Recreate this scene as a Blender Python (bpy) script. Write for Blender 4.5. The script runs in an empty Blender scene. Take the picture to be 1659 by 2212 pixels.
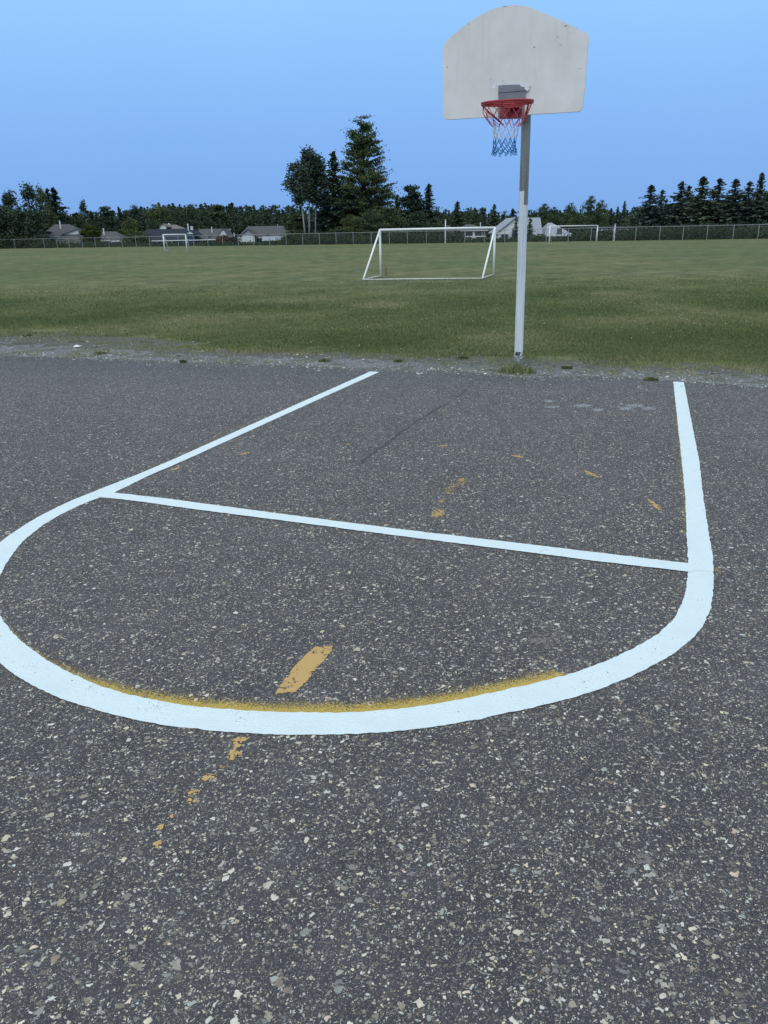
import bpy, math, random
import numpy as np
from mathutils import Matrix, Vector
random.seed(7)
rng = np.random.default_rng(7)
R = math.radians
scn = bpy.context.scene
col = scn.collection

# ------------------------------------------------------------------ camera
F_PX, CX, CY = 1659.0, 829.5, 1106.0            # focal length in picture units (picture 1659 x 2212)
PITCH = math.atan(603 / F_PX); ROLL = -R(1.1); CAM_H = 1.572
cam_d = bpy.data.cameras.new('camera'); cam = bpy.data.objects.new('camera', cam_d); col.objects.link(cam)
cam_d.sensor_fit = 'VERTICAL'; cam_d.sensor_height = 36; cam_d.lens = 36 * F_PX / 2212
cam_d.clip_start = .05; cam_d.clip_end = 5000
cam.matrix_world = Matrix.Translation((0, 0, CAM_H)) @ Matrix.Rotation(math.pi/2 - PITCH, 4, 'X') @ Matrix.Rotation(ROLL, 4, 'Z')
scn.camera = cam
# ------------------------------------------------------------------ sky and sun (dusk, even soft light)
world = bpy.data.worlds.new('World'); scn.world = world; world.use_nodes = True
wt = world.node_tree; wt.nodes.clear()
wo = wt.nodes.new('ShaderNodeOutputWorld'); bg = wt.nodes.new('ShaderNodeBackground')
sky = wt.nodes.new('ShaderNodeTexSky'); sky.sky_type = 'NISHITA'; sky.sun_disc = False
SUN_EL, SUN_AZ = R(42), R(200)
sky.sun_elevation = SUN_EL; sky.sun_rotation = SUN_AZ
tc = wt.nodes.new('ShaderNodeTexCoord'); sp = wt.nodes.new('ShaderNodeSeparateXYZ')
ramp = wt.nodes.new('ShaderNodeValToRGB'); e = ramp.color_ramp
def lin(r, g, b):
    f = lambda c: c/12.92 if c <= .04045 else ((c+.055)/1.055)**2.4
    return (f(r/255), f(g/255), f(b/255), 1)
e.elements[0].position = 0; e.elements[0].color = lin(121, 168, 230)
e.elements[1].position = 1; e.elements[1].color = (.98, 1.12, 1.22, 1)
for p_, c_ in ((.07, lin(126, 174, 238)), (.16, lin(139, 189, 248)), (.27, lin(156, 208, 255)), (.5, (.80, .98, 1.12, 1))):
    n = e.elements.new(p_); n.color = c_
vm = wt.nodes.new('ShaderNodeVectorMath'); vm.operation = 'SCALE'; vm.inputs['Scale'].default_value = .03
mx = wt.nodes.new('ShaderNodeMix'); mx.data_type = 'RGBA'; mx.blend_type = 'ADD'; mx.inputs[0].default_value = 1
wn = wt.nodes.new('ShaderNodeTexNoise'); wn.inputs['Scale'].default_value = 2.2; wn.inputs['Detail'].default_value = 3
wm = wt.nodes.new('ShaderNodeMix'); wm.data_type = 'RGBA'; wm.blend_type = 'SOFT_LIGHT'; wm.inputs[0].default_value = .12
L = wt.links.new
L(tc.outputs['Generated'], sp.inputs[0]); L(sp.outputs['Z'], ramp.inputs[0]); L(tc.outputs['Generated'], wn.inputs['Vector'])
L(ramp.outputs[0], wm.inputs[6]); L(wn.outputs['Fac'], wm.inputs[7])
L(sky.outputs[0], vm.inputs[0]); L(wm.outputs[2], mx.inputs[6]); L(vm.outputs[0], mx.inputs[7])
bg.inputs['Strength'].default_value = 1.0
L(mx.outputs[2], bg.inputs[0]); L(bg.outputs[0], wo.inputs[0])
vm.inputs['Scale'].default_value = .004
sl = bpy.data.lights.new('sun', 'SUN'); so = bpy.data.objects.new('sun', sl); col.objects.link(so)
sl.energy = .9; sl.angle = R(40); sl.color = (1, .95, .87)
sd = Vector((math.sin(SUN_AZ)*math.cos(SUN_EL), math.cos(SUN_AZ)*math.cos(SUN_EL), math.sin(SUN_EL)))
so.rotation_euler = sd.to_track_quat('Z', 'Y').to_euler(); so.location = (0, 0, 30)
vs = scn.view_settings; vs.view_transform = 'Standard'; vs.look = 'None'; vs.exposure = 0; vs.gamma = 1
try: vs.use_curve_mapping = False
except Exception: pass

# ------------------------------------------------------------------ measuring helpers
SX, SY = -.0115, -.0125                          # fall of the tarmac
GZ = -.155                                       # level of the playing field
def rays(P):
    P = np.atleast_2d(np.array(P, float)); x = P[:, 0] - CX; y = CY - P[:, 1]
    c, s = math.cos(ROLL), math.sin(ROLL); x, y = c*x - s*y, s*x + c*y
    return np.stack([x, F_PX*math.cos(PITCH) + y*math.sin(PITCH), -F_PX*math.sin(PITCH) + y*math.cos(PITCH)], 1)
def on_tarmac(P, dz=0):
    r = rays(P); t = -CAM_H / (r[:, 2] - SX*r[:, 0] - SY*r[:, 1])
    q = r*t[:, None]; q[:, 2] += CAM_H + dz; return q
def on_field(u, v, z=GZ):
    r = rays((u, v))[0]; return Vector(r * ((z-CAM_H)/r[2])) + Vector((0, 0, CAM_H))
def at(u, v, Y):
    r = rays((u, v))[0]; return Vector((r[0]/r[1]*Y, Y, r[2]/r[1]*Y + CAM_H))
def smooth(a, b, x):
    t = np.clip((x-a)/(b-a), 0, 1); return t*t*(3-2*t)
def terrain(x, y):
    pl = SX*np.clip(x, -30, 30) + SY*np.clip(y, -30, 14)
    d = np.maximum(smooth(11.0, 16, y), smooth(14, 24, np.abs(x)))
    return pl*(1-d) + GZ*d

# ------------------------------------------------------------------ object helpers
def tag(o, label=None, cat=None, group=None, kind=None):
    for k, v in (('label', label), ('category', cat), ('group', group), ('kind', kind)):
        if v: o[k] = v
    return o
def empty(name, loc=(0, 0, 0), rz=0, **k):
    o = bpy.data.objects.new(name, None); col.objects.link(o); o.location = loc; o.rotation_euler = (0, 0, rz)
    o.empty_display_size = .2; return tag(o, **k)
def mesh_np(name, V, Fc, mat, parent=None, loc=(0, 0, 0), smooth_=False, col_attr=None):
    """V (n,3); Fc (m,k) array of equal-size faces or list of lists"""
    me = bpy.data.meshes.new(name)
    V = np.asarray(V, np.float32)
    if isinstance(Fc, np.ndarray):
        m, k = Fc.shape
        me.vertices.add(len(V)); me.vertices.foreach_set('co', V.ravel())
        me.loops.add(m*k); me.loops.foreach_set('vertex_index', Fc.astype(np.int32).ravel())
        me.polygons.add(m); me.polygons.foreach_set('loop_start', np.arange(0, m*k, k, dtype=np.int32))
        me.update(calc_edges=True)
    else:
        me.from_pydata([tuple(v) for v in V], [], Fc); me.update()
    if smooth_: me.polygons.foreach_set('use_smooth', np.ones(len(me.polygons), bool))
    if col_attr is not None:
        a = me.attributes.new('tone', 'FLOAT', 'POINT'); a.data.foreach_set('value', np.asarray(col_attr, np.float32))
    me.materials.append(mat)
    o = bpy.data.objects.new(name, me); col.objects.link(o); o.location = loc
    if parent: o.parent = parent
    return o
class MB:
    def __init__(s): s.v = []; s.f = []
    def add(s, V, Fc):
        b = len(s.v); s.v += [tuple(p) for p in V]; s.f += [[i+b for i in f] for f in Fc]; return s
    def box(s, c, d, rz=0, M=None):
        x, y, z = d[0]/2, d[1]/2, d[2]/2
        P = [Vector((a*x, b*y, g*z)) for g in (-1, 1) for b in (-1, 1) for a in (-1, 1)]
        m = M if M else Matrix.Rotation(rz, 3, 'Z')
        P = [m @ p + Vector(c) for p in P]
        return s.add(P, [(0, 2, 3, 1), (4, 5, 7, 6), (0, 1, 5, 4), (2, 6, 7, 3), (0, 4, 6, 2), (1, 3, 7, 5)])
    def tube(s, pts, r, n=10, cap=True, closed=False):
        pts = [Vector(p) for p in pts]; k = len(pts)
        rr = r if hasattr(r, '__len__') else [r]*k
        t0 = (pts[1]-pts[0]).normalized(); up = Vector((0, 0, 1)) if abs(t0.z) < .9 else Vector((0, 1, 0))
        nrm = (up - t0*up.dot(t0)).normalized(); V = []
        for i, p in enumerate(pts):
            if closed: t = (pts[(i+1) % k]-pts[i-1]).normalized()
            else: t = (pts[min(i+1, k-1)]-pts[max(i-1, 0)]).normalized()
            nrm = (nrm - t*nrm.dot(t)).normalized(); b = t.cross(nrm)
            for j in range(n):
                a = 2*math.pi*j/n; V.append(p + (nrm*math.cos(a)+b*math.sin(a))*rr[i])
        Fc = []
        for i in range(k if closed else k-1):
            i2 = (i+1) % k
            for j in range(n): Fc.append((i*n+j, i*n+(j+1) % n, i2*n+(j+1) % n, i2*n+j))
        if cap and not closed: Fc += [tuple(range(n))[::-1], tuple((k-1)*n+j for j in range(n))]
        return s.add(V, Fc)
    def build(s, name, mat, parent=None, loc=(0, 0, 0), sm=False, bevel=0):
        o = mesh_np(name, s.v, s.f, mat, parent, loc)
        if sm: o.data.polygons.foreach_set('use_smooth', np.ones(len(o.data.polygons), bool))
        if bevel:
            m = o.modifiers.new('bevel', 'BEVEL'); m.width = bevel; m.segments = 2; m.limit_method = 'ANGLE'
        return o
def copy_tree(o, parent=None):
    c = o.copy(); col.objects.link(c); c.parent = parent
    for ch in list(o.children): copy_tree(ch, c)
    return c

# ------------------------------------------------------------------ materials
class NT:
    def __init__(s, name, rough=.8, spec=.3):
        s.m = bpy.data.materials.new(name); s.m.use_nodes = True; s.t = s.m.node_tree
        s.b = s.t.nodes['Principled BSDF']; s.b.inputs['Roughness'].default_value = rough
        s.b.inputs['Specular IOR Level'].default_value = spec
        s.out = s.t.nodes['Material Output']
    def n(s, t, **k):
        nd = s.t.nodes.new(t)
        for a, v in k.items(): setattr(nd, a, v)
        return nd
    def l(s, a, b): s.t.links.new(a, b)
    def pos(s):
        g = s.n('ShaderNodeTexCoord'); return g.outputs['Object']
    def noise(s, scale, detail=3, vec=None, rough=.5, dist=0):
        n = s.n('ShaderNodeTexNoise'); n.inputs['Scale'].default_value = scale; n.inputs['Detail'].default_value = detail
        n.inputs['Roughness'].default_value = rough; n.inputs['Distortion'].default_value = dist
        if vec is not None: s.l(vec, n.inputs['Vector'])
        return n
    def ramp(s, inp, *stops, interp='LINEAR'):
        r = s.n('ShaderNodeValToRGB'); e = r.color_ramp; e.interpolation = interp
        e.elements[0].position = stops[0][0]; e.elements[0].color = stops[0][1]
        e.elements[1].position = stops[-1][0]; e.elements[1].color = stops[-1][1]
        for p, c in stops[1:-1]: q = e.elements.new(p); q.color = c
        s.l(inp, r.inputs[0]); return r.outputs[0]
    def mix(s, fac, a, b, mode='MIX'):
        m = s.n('ShaderNodeMix'); m.data_type = 'RGBA'; m.blend_type = mode
        for i, v in ((0, fac), (6, a), (7, b)):
            if isinstance(v, (int, float)): m.inputs[i].default_value = v
            elif isinstance(v, tuple): m.inputs[i].default_value = v
            else: s.l(v, m.inputs[i])
        return m.outputs[2]
    def math(s, op, a, b=0., c=None):
        m = s.n('ShaderNodeMath'); m.operation = op
        for i, v in enumerate((a, b, c)):
            if v is None: continue
            if isinstance(v, (int, float)): m.inputs[i].default_value = v
            else: s.l(v, m.inputs[i])
        return m.outputs[0]
    def step(s, x, a, b):
        m = s.n('ShaderNodeMapRange'); m.interpolation_type = 'SMOOTHSTEP'
        m.inputs[1].default_value = a; m.inputs[2].default_value = b; s.l(x, m.inputs[0]); return m.outputs[0]
    def color(s, c):
        if isinstance(c, tuple): s.b.inputs['Base Color'].default_value = c
        else: s.l(c, s.b.inputs['Base Color'])
    def bump(s, h, strength=.3, dist=.01, nrm=None):
        b = s.n('ShaderNodeBump'); b.inputs['Strength'].default_value = strength; b.inputs['Distance'].default_value = dist
        s.l(h, b.inputs['Height'])
        if nrm is not None: s.l(nrm, b.inputs['Normal'])
        s.l(b.outputs[0], s.b.inputs['Normal']); return b.outputs[0]
    def alpha(s, fac):
        tr = s.n('ShaderNodeBsdfTransparent'); mxs = s.n('ShaderNodeMixShader')
        s.l(fac, mxs.inputs[0]); s.l(tr.outputs[0], mxs.inputs[1]); s.l(s.b.outputs[0], mxs.inputs[2]); s.l(mxs.outputs[0], s.out.inputs[0])
def C(r, g=None, b=None):
    return (r, r, r, 1) if g is None else (r, g, b, 1)

def mat_tarmac():
    t = NT('tarmac', .78, .3); p = t.pos()
    warp = t.noise(60, 2, p); wv = t.n('ShaderNodeVectorMath', operation='MULTIPLY_ADD')
    t.l(warp.outputs['Color'], wv.inputs[0]); wv.inputs[1].default_value = (.016, .016, .016); t.l(p, wv.inputs[2]); q = wv.outputs[0]
    big = t.noise(.55, 3, p); med = t.noise(5, 4, p)
    base = t.ramp(t.noise(420, 3, p, .7).outputs['Fac'], (.25, C(.026, .023, .026)), (.5, C(.061, .054, .060)), (.75, C(.115, .103, .110)))
    base = t.mix(t.ramp(big.outputs['Fac'], (.38, C(0)), (.62, C(1))), base, t.mix(1., base, C(.76, .77, .79), 'MULTIPLY'))
    base = t.mix(.5, base, t.mix(1., base, t.ramp(med.outputs['Fac'], (.3, C(.62)), (.7, C(1.4))), 'MULTIPLY'))
    hs = None; outc = base
    for scale, thr, dens, lo, hi in ((340, .10, .56, .10, .34), (185, .10, .67, .12, .58), (112, .11, .79, .13, .68), (70, .12, .885, .14, .70), (45, .14, .945, .2, .64)):
        v = t.n('ShaderNodeTexVoronoi', feature='F1'); v.inputs['Scale'].default_value = scale; t.l(q, v.inputs['Vector'])
        ve = t.n('ShaderNodeTexVoronoi', feature='DISTANCE_TO_EDGE'); ve.inputs['Scale'].default_value = scale; t.l(q, ve.inputs['Vector'])
        sc = t.n('ShaderNodeSeparateColor'); t.l(v.outputs['Color'], sc.inputs[0])
        pick = t.math('GREATER_THAN', sc.outputs[0], dens)
        edge = t.math('ADD', t.math('MULTIPLY', sc.outputs[2], .17), thr*.7)
        m = t.math('MULTIPLY', pick, t.math('GREATER_THAN', ve.outputs['Distance'], edge))
        tint = t.ramp(sc.outputs[1], (0, C(lo*.95, lo*.88, lo*.9)), (.3, C(lo*1.35, lo*1.2, lo*1.02)), (.6, C((lo+hi)*.43, (lo+hi)*.41, (lo+hi)*.37)), (.85, C(hi*.90, hi*.83, hi*.70)), (1, C(hi, hi*.95, hi*.88)))
        hue = t.n('ShaderNodeTexWhiteNoise', noise_dimensions='3D'); t.l(v.outputs['Position'], hue.inputs['Vector'])
        tint = t.mix(1., tint, t.ramp(hue.outputs['Value'], (0, C(1.08, 1.0, .82)), (.35, C(1.05, 1, .95)), (.6, C(1, 1, 1.02)), (.8, C(.9, 1.0, 1.0)), (.92, C(1.12, .93, .88)), (1, C(1.15, 1.02, .75))), 'MULTIPLY')
        fine = t.mix(.5, tint, t.mix(1., tint, t.ramp(warp.outputs['Fac'], (.3, C(.6)), (.7, C(1.2))), 'MULTIPLY'))
        outc = t.mix(m, outc, fine)
        hs = m if hs is None else t.math('MAXIMUM', hs, m)
    t.color(outc)
    h = t.math('ADD', t.math('MULTIPLY', hs, .7), t.noise(300, 3, p).outputs['Fac'])
    t.bump(h, .55, .004); return t.m
def mat_paint(name, c, wear=.36, ywear=.10, seed=0.):
    t = NT(name, .6, .35); p = t.pos()
    n = t.noise(90, 4, p, .65); n2 = t.noise(7, 3, p)
    t.color(t.mix(t.ramp(n2.outputs['Fac'], (.3, C(0)), (.7, C(1))), c, tuple(x*.93 for x in c[:3])+(1,)))
    f = t.math('GREATER_THAN', t.math('ADD', n.outputs['Fac'], t.math('MULTIPLY', t.math('SUBTRACT', n2.outputs['Fac'], .5), .3)), wear)
    v = t.n('ShaderNodeTexVoronoi', feature='SMOOTH_F1'); v.inputs['Scale'].default_value = 110; t.l(p, v.inputs['Vector'])
    hgt = t.math('ADD', t.math('MULTIPLY', v.outputs['Distance'], -1.2), t.noise(260, 3, p).outputs['Fac'])
    t.bump(hgt, .6, .004)
    pits = t.noise(330, 2, p, .6); f2 = t.math('ADD', pits.outputs['Fac'], t.math('MULTIPLY', t.math('SUBTRACT', n2.outputs['Fac'], .5), .5))
    f = t.math('MULTIPLY', f, t.math('GREATER_THAN', f2, .262))
    if wear > 0: t.alpha(f)
    return t.m
def mat_worn(name, c, thr, scale=28):
    """old paint left only where the wear noise is high and the patch's own 'tone' is high"""
    t = NT(name, .7, .3); p = t.pos(); a = t.n('ShaderNodeAttribute', attribute_name='tone')
    n = t.noise(scale, 4, p, .6, .4); n3 = t.noise(170, 2, p)
    x = t.math('ADD', t.math('MULTIPLY', a.outputs['Fac'], .9), t.math('MULTIPLY', t.math('SUBTRACT', n.outputs['Fac'], .5), 2.7))
    x = t.math('ADD', x, t.math('MULTIPLY', t.math('SUBTRACT', n3.outputs['Fac'], .5), 1.3))
    t.color(t.mix(n3.outputs['Fac'], tuple(v*.82 for v in c[:3])+(1,), c)); t.bump(n3.outputs['Fac'], .3, .003)
    t.alpha(t.step(x, thr, thr+.06)); return t.m
def mat_spray(name, c, k=1.):
    """grains of sprayed paint thinning out away from the line"""
    t = NT(name, .8, .2); p = t.pos(); a = t.n('ShaderNodeAttribute', attribute_name='tone')
    n = t.noise(170, 3, p, .75); n2 = t.noise(9, 3, p)
    x = t.math('ADD', t.math('MULTIPLY', a.outputs['Fac'], k), t.math('MULTIPLY', t.math('SUBTRACT', n.outputs['Fac'], .5), 2.6))
    x = t.math('ADD', x, t.math('MULTIPLY', t.math('SUBTRACT', n2.outputs['Fac'], .5), .5))
    t.color(t.mix(n.outputs['Fac'], tuple(v*.75 for v in c[:3])+(1,), c))
    t.alpha(t.math('MULTIPLY', t.step(x, .40, .95), .80)); return t.m
def mat_ground():
    t = NT('turf', .95, .1); p = t.pos()
    a = t.noise(1.6, 4, p, .6); b = t.noise(.22, 4, p, .6); c = t.noise(14, 4, p, .7); d = t.noise(.06, 3, p)
    g = t.ramp(a.outputs['Fac'], (.3, C(.080, .092, .036)), (.5, C(.112, .122, .052)), (.7, C(.168, .165, .085)))
    g = t.mix(t.ramp(b.outputs['Fac'], (.38, C(0)), (.66, C(.8))), g, C(.160, .155, .075))
    g = t.mix(t.ramp(d.outputs['Fac'], (.42, C(0)), (.62, C(.55))), g, C(.078, .112, .045))
    g = t.mix(1., g, t.ramp(c.outputs['Fac'], (.25, C(.55)), (.5, C(1)), (.75, C(1.4))), 'MULTIPLY')
    at_ = t.n('ShaderNodeAttribute', attribute_name='tone')
    g = t.mix(1., g, t.ramp(t.noise(.9, 5, p, .75).outputs['Fac'], (.3, C(.62)), (.5, C(1)), (.68, C(1.45, 1.4, 1.35))), 'MULTIPLY')
    dm = t.math('ADD', at_.outputs['Fac'], t.math('MULTIPLY', t.math('SUBTRACT', t.noise(1.7, 5, p, .7).outputs['Fac'], .5), 1.6))
    dirt = t.ramp(t.noise(34, 5, p, .8).outputs['Fac'], (.3, C(.060, .060, .040)), (.55, C(.125, .122, .100)), (.72, C(.30, .29, .27)))
    t.color(t.mix(t.step(dm, .45, .62), g, dirt))
    t.bump(c.outputs['Fac'], .6, .03); return t.m
def mat_gravel():
    t = NT('gravel', .9, .2); p = t.pos()
    v = t.n('ShaderNodeTexVoronoi', feature='F1'); v.inputs['Scale'].default_value = 75; t.l(p, v.inputs['Vector'])
    sc = t.n('ShaderNodeSeparateColor'); t.l(v.outputs['Color'], sc.inputs[0])
    c = t.ramp(sc.outputs[0], (0, C(.085, .085, .09)), (.5, C(.16, .16, .165)), (.85, C(.22, .22, .22)), (1, C(.42, .41, .38)))
    n = t.noise(2.2, 4, p); c = t.mix(t.ramp(n.outputs['Fac'], (.45, C(0)), (.62, C(.8))), c, C(.105, .108, .07))
    a = t.n('ShaderNodeAttribute', attribute_name='tone')
    t.color(c); t.bump(v.outputs['Distance'], .7, .01)
    n2 = t.noise(6, 5, p, .7)
    t.alpha(t.step(t.math('ADD', a.outputs['Fac'], t.math('MULTIPLY', t.math('SUBTRACT', n2.outputs['Fac'], .5), 1.3)), .45, .55)); return t.m
def mat_blades(name='blades', lo=C(.100, .135, .048), mid=C(.172, .196, .074), hi=C(.34, .31, .17)):
    t = NT(name, .7, .2); a = t.n('ShaderNodeAttribute', attribute_name='tone')
    t.color(t.ramp(a.outputs['Fac'], (0, lo), (.55, mid), (1, hi))); t.b.inputs['Roughness'].default_value = .6; return t.m
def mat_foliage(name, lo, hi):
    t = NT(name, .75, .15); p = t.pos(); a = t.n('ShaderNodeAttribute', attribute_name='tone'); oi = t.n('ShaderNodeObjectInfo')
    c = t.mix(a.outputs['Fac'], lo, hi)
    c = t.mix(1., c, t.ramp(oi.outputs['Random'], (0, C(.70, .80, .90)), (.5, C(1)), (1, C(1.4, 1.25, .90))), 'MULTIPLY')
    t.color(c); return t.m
def mat_noisy(name, a, b, scale=8, rough=.7, spec=.3, metal=0, bump=.1, dist=.01, stretch=None):
    t = NT(name, rough, spec); p = t.pos()
    if stretch:
        mp = t.n('ShaderNodeMapping'); mp.inputs['Scale'].default_value = stretch; t.l(p, mp.inputs[0]); p = mp.outputs[0]
    n = t.noise(scale, 5, p, .6); t.color(t.ramp(n.outputs['Fac'], (.3, a), (.7, b)))
    t.b.inputs['Metallic'].default_value = metal
    if bump: t.bump(n.outputs['Fac'], bump, dist)
    return t.m
def mat_pole():
    t = NT('pole_paint', .55, .4); p = t.pos(); s = t.n('ShaderNodeSeparateXYZ'); t.l(p, s.inputs[0])
    n = t.noise(14, 3, p); n2 = t.noise(40, 4, p, .7)
    side = t.math('MULTIPLY', t.math('LESS_THAN', s.outputs[0], -.025), .16)
    z = t.math('ADD', s.outputs[2], t.math('MULTIPLY', t.math('SUBTRACT', n.outputs['Fac'], .5), .10))
    z = t.math('SUBTRACT', z, side)
    white = t.math('LESS_THAN', z, 2.02)
    # bare chips near the ground
    low = t.math('SUBTRACT', .34, s.outputs[2]); chip = t.math('ADD', t.math('MULTIPLY', low, 1.4), n2.outputs['Fac'])
    white = t.math('MULTIPLY', white, t.math('LESS_THAN', chip, .80))
    steel = t.ramp(n2.outputs['Fac'], (.3, C(.20, .21, .21)), (.7, C(.30, .30, .29)))
    mp = t.n('ShaderNodeMapping'); mp.inputs['Scale'].default_value = (30, 30, 1.2); t.l(p, mp.inputs[0]); st = t.noise(1.5, 5, mp.outputs[0], .65)
    wc = t.ramp(st.outputs['Fac'], (.30, C(.50, .50, .47)), (.42, C(.70, .70, .69)), (.6, C(.82, .82, .81)))
    steel = t.mix(t.ramp(st.outputs['Fac'], (.4, C(0)), (.65, C(1))), steel, C(.17, .165, .155))
    t.color(t.mix(white, steel, wc)); t.bump(n2.outputs['Fac'], .1, .003); return t.m
def mat_board():
    t = NT('board_paint', .6, .35); p = t.pos()
    n = t.noise(3, 4, p, .6); n2 = t.noise(24, 4, p, .7); n3 = t.noise(9, 2, p)
    mp = t.n('ShaderNodeMapping'); mp.inputs['Scale'].default_value = (9, 9, .9); t.l(p, mp.inputs[0]); st = t.noise(1.6, 4, mp.outputs[0], .6)
    c = t.ramp(n.outputs['Fac'], (.3, C(.69, .65, .60)), (.7, C(.80, .76, .71)))
    c = t.mix(t.ramp(st.outputs['Fac'], (.55, C(0)), (.72, C(.30))), c, C(.56, .53, .47))
    sc = t.ramp(n2.outputs['Fac'], (.68, C(0)), (.74, C(.35)))
    t.color(t.mix(sc, c, C(.48, .46, .42))); t.bump(n2.outputs['Fac'], .06, .003); return t.m

M = dict(
    tarmac=mat_tarmac(), line=mat_paint('white_line_paint', C(.70, .775, .785), .30), turf=mat_ground(), gravel=mat_gravel(), blades=mat_blades(),
    yellow=mat_worn('old_yellow_paint', C(.56, .36, .14), .62, 55), white_worn=mat_worn('old_white_paint', C(.40, .40, .42), .90, 50),
    spray=mat_spray('yellow_overspray', C(.66, .46, .11), 1.1), crack=mat_worn('crack_fill', C(.058, .054, .058), .62, 40),
    pole=mat_pole(), board=mat_board(),
    steel=mat_noisy('grey_steel', C(.17, .18, .19), C(.24, .25, .26), 10, .5, .4, .2),
    redsteel=mat_noisy('red_rim_paint', C(.26, .015, .02), C(.42, .03, .035), 30, .45, .5),
    netred=mat_noisy('red_cord', C(.42, .05, .07), C(.55, .10, .12), 60, .8), netwhite=mat_noisy('white_cord', C(.50, .52, .58), C(.66, .68, .72), 60, .8),
    netblue=mat_noisy('blue_cord', C(.02, .13, .36), C(.05, .22, .52), 60, .8),
    dark=mat_noisy('dark_opening', C(.03), C(.06), 30), whitepipe=mat_noisy('white_goal_paint', C(.80, .79, .75), C(.88, .88, .86), 6, .5),
    rustpipe=mat_noisy('worn_goal_paint', C(.42, .36, .27), C(.74, .73, .70), 14, .6),
    galv=mat_noisy('galvanised', C(.30, .31, .31), C(.42, .42, .42), 5, .45, .4, .3), wire=mat_noisy('fence_wire', C(.10, .105, .105), C(.16, .16, .16), 5, .6),
    bark=mat_noisy('bark', C(.035, .028, .022), C(.08, .065, .05), 9, .9, .1, 0, .5, .05, (1, 1, .2)),
    whitebark=mat_noisy('pale_bark', C(.26, .26, .24), C(.46, .46, .42), 5, .85, .1, 0, .2, .02),
    conifer=mat_foliage('conifer_needles', C(.023, .042, .026), C(.070, .100, .058)),
    spruce=mat_foliage('spruce_needles', C(.026, .044, .034), C(.082, .110, .086)),
    leaf=mat_foliage('broad_leaves', C(.028, .050, .024), C(.115, .145, .064)),
    poplar=mat_foliage('poplar_leaves', C(.030, .048, .030), C(.105, .135, .080)),
    cedar=mat_foliage('hedge_leaves', C(.025, .040, .010), C(.055, .080, .022)),
    redleaf=mat_foliage('reddish_leaves', C(.045, .028, .030), C(.11, .075, .070)),
    roof_grey=mat_noisy('grey_shingle', C(.075, .075, .080), C(.120, .118, .122), 5, .9, .1, 0, .3, .03),
    roof_dark=mat_noisy('dark_shingle', C(.022, .028, .040), C(.040, .046, .062), 5, .9, .1, 0, .3, .03),
    roof_light=mat_noisy('pale_roof', C(.26, .28, .32), C(.36, .38, .42), 3, .8, .2), roof_tan=mat_noisy('tan_shingle', C(.15, .13, .12), C(.21, .185, .165), 4, .9, .1),
    wall_white=mat_noisy('white_siding', C(.60, .61, .62), C(.74, .74, .74), 3, .7), wall_grey=mat_noisy('grey_siding', C(.075, .082, .086), C(.12, .125, .125), 3, .8),
    wall_blue=mat_noisy('dark_blue_siding', C(.022, .035, .085), C(.04, .06, .13), 2, .8), glass=mat_noisy('window_glass', C(.03, .04, .05), C(.06, .08, .1), 3, .1, .6),
    stone=mat_noisy('stone', C(.16, .155, .14), C(.4, .39, .36), 30, .9), paper=mat_noisy('paper', C(.7), C(.8), 20, .8), petal=mat_noisy('petals', C(.55, .56, .5), C(.7, .7, .66), 20, .7),
    wood=mat_noisy('weathered_wood', C(.16, .13, .09), C(.26, .21, .14), 12, .9))
LINE = M['line']

# ------------------------------------------------------------------ setting: field, tarmac, gravel strip
def grid(name, xs, ys, mat, dz=0, **k):
    X, Y = np.meshgrid(xs, ys); Z = terrain(X, Y) + dz
    V = np.stack([X.ravel(), Y.ravel(), Z.ravel()], 1); nx, ny = len(xs), len(ys)
    i = (np.arange(ny-1)[:, None]*nx + np.arange(nx-1)[None]).ravel()
    return tag(mesh_np(name, V, np.stack([i, i+1, i+nx+1, i+nx], 1), mat, smooth_=True), **k)
xs = np.concatenate([[-2500, -900, -300, -120, -60, -40, -25], np.arange(-16, 16.1, .4), [25, 40], [60, 120, 300, 900, 2500]])
ys = np.concatenate([[-300, -60, -20, -8], np.arange(-4, 9, 1.), np.arange(9, 17, .2), np.arange(17, 30.1, 1.), [40, 60, 100, 200, 400, 900, 2500]])
def terr_low(x, y): return terrain(x, y)
g_ = grid('field', xs, ys, M['turf'], 0, kind='structure', label='mown green playing field beyond the tarmac, reaching to the fence', )
# drop the soil a little under the tarmac
co = np.empty(len(g_.data.vertices)*3, np.float32); g_.data.vertices.foreach_get('co', co); co = co.reshape(-1, 3)

AE = [(-700, 742), (-300, 757), (0, 769), (200, 775), (400, 785), (650, 792), (800, 801), (1000, 805), (1110, 816), (1300, 816), (1450, 825), (1659, 838), (1900, 851), (2400, 875)]   # far edge of the tarmac
GE = [(-700, 700), (-300, 716), (0, 728), (200, 738), (400, 763), (650, 768), (850, 771), (1050, 780), (1160, 780), (1400, 796), (1659, 803), (1900, 815), (2400, 840)]             # where the turf closes
ae = on_tarmac(AE); ge = on_tarmac(GE)
def edge_y(pts, x): return np.interp(x, pts[:, 0], pts[:, 1])
def wob(x, amp, seed, f0=1.):
    r = np.random.default_rng(seed); y = 0*x
    for k in range(1, 7): y = y + amp/k**.8*np.sin(x*f0*(1.7**k) + r.uniform(0, 6.28))
    return y
def bare_at(x, y):
    d = y - edge_y(ge, x); w_ = smooth(-1.2, -4.5, x)
    return np.maximum(smooth(1.5, -.3, d)*.85, w_*smooth(2.9, .6, d)*.78)
a_ = g_.data.attributes.new('tone', 'FLOAT', 'POINT'); a_.data.foreach_set('value', bare_at(co[:, 0], co[:, 1]).astype(np.float32))
ci = (co[:, 1] < edge_y(ae, co[:, 0]) - .4); co[ci, 2] -= .05; g_.data.vertices.foreach_set('co', co.ravel()); g_.data.update()
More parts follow.
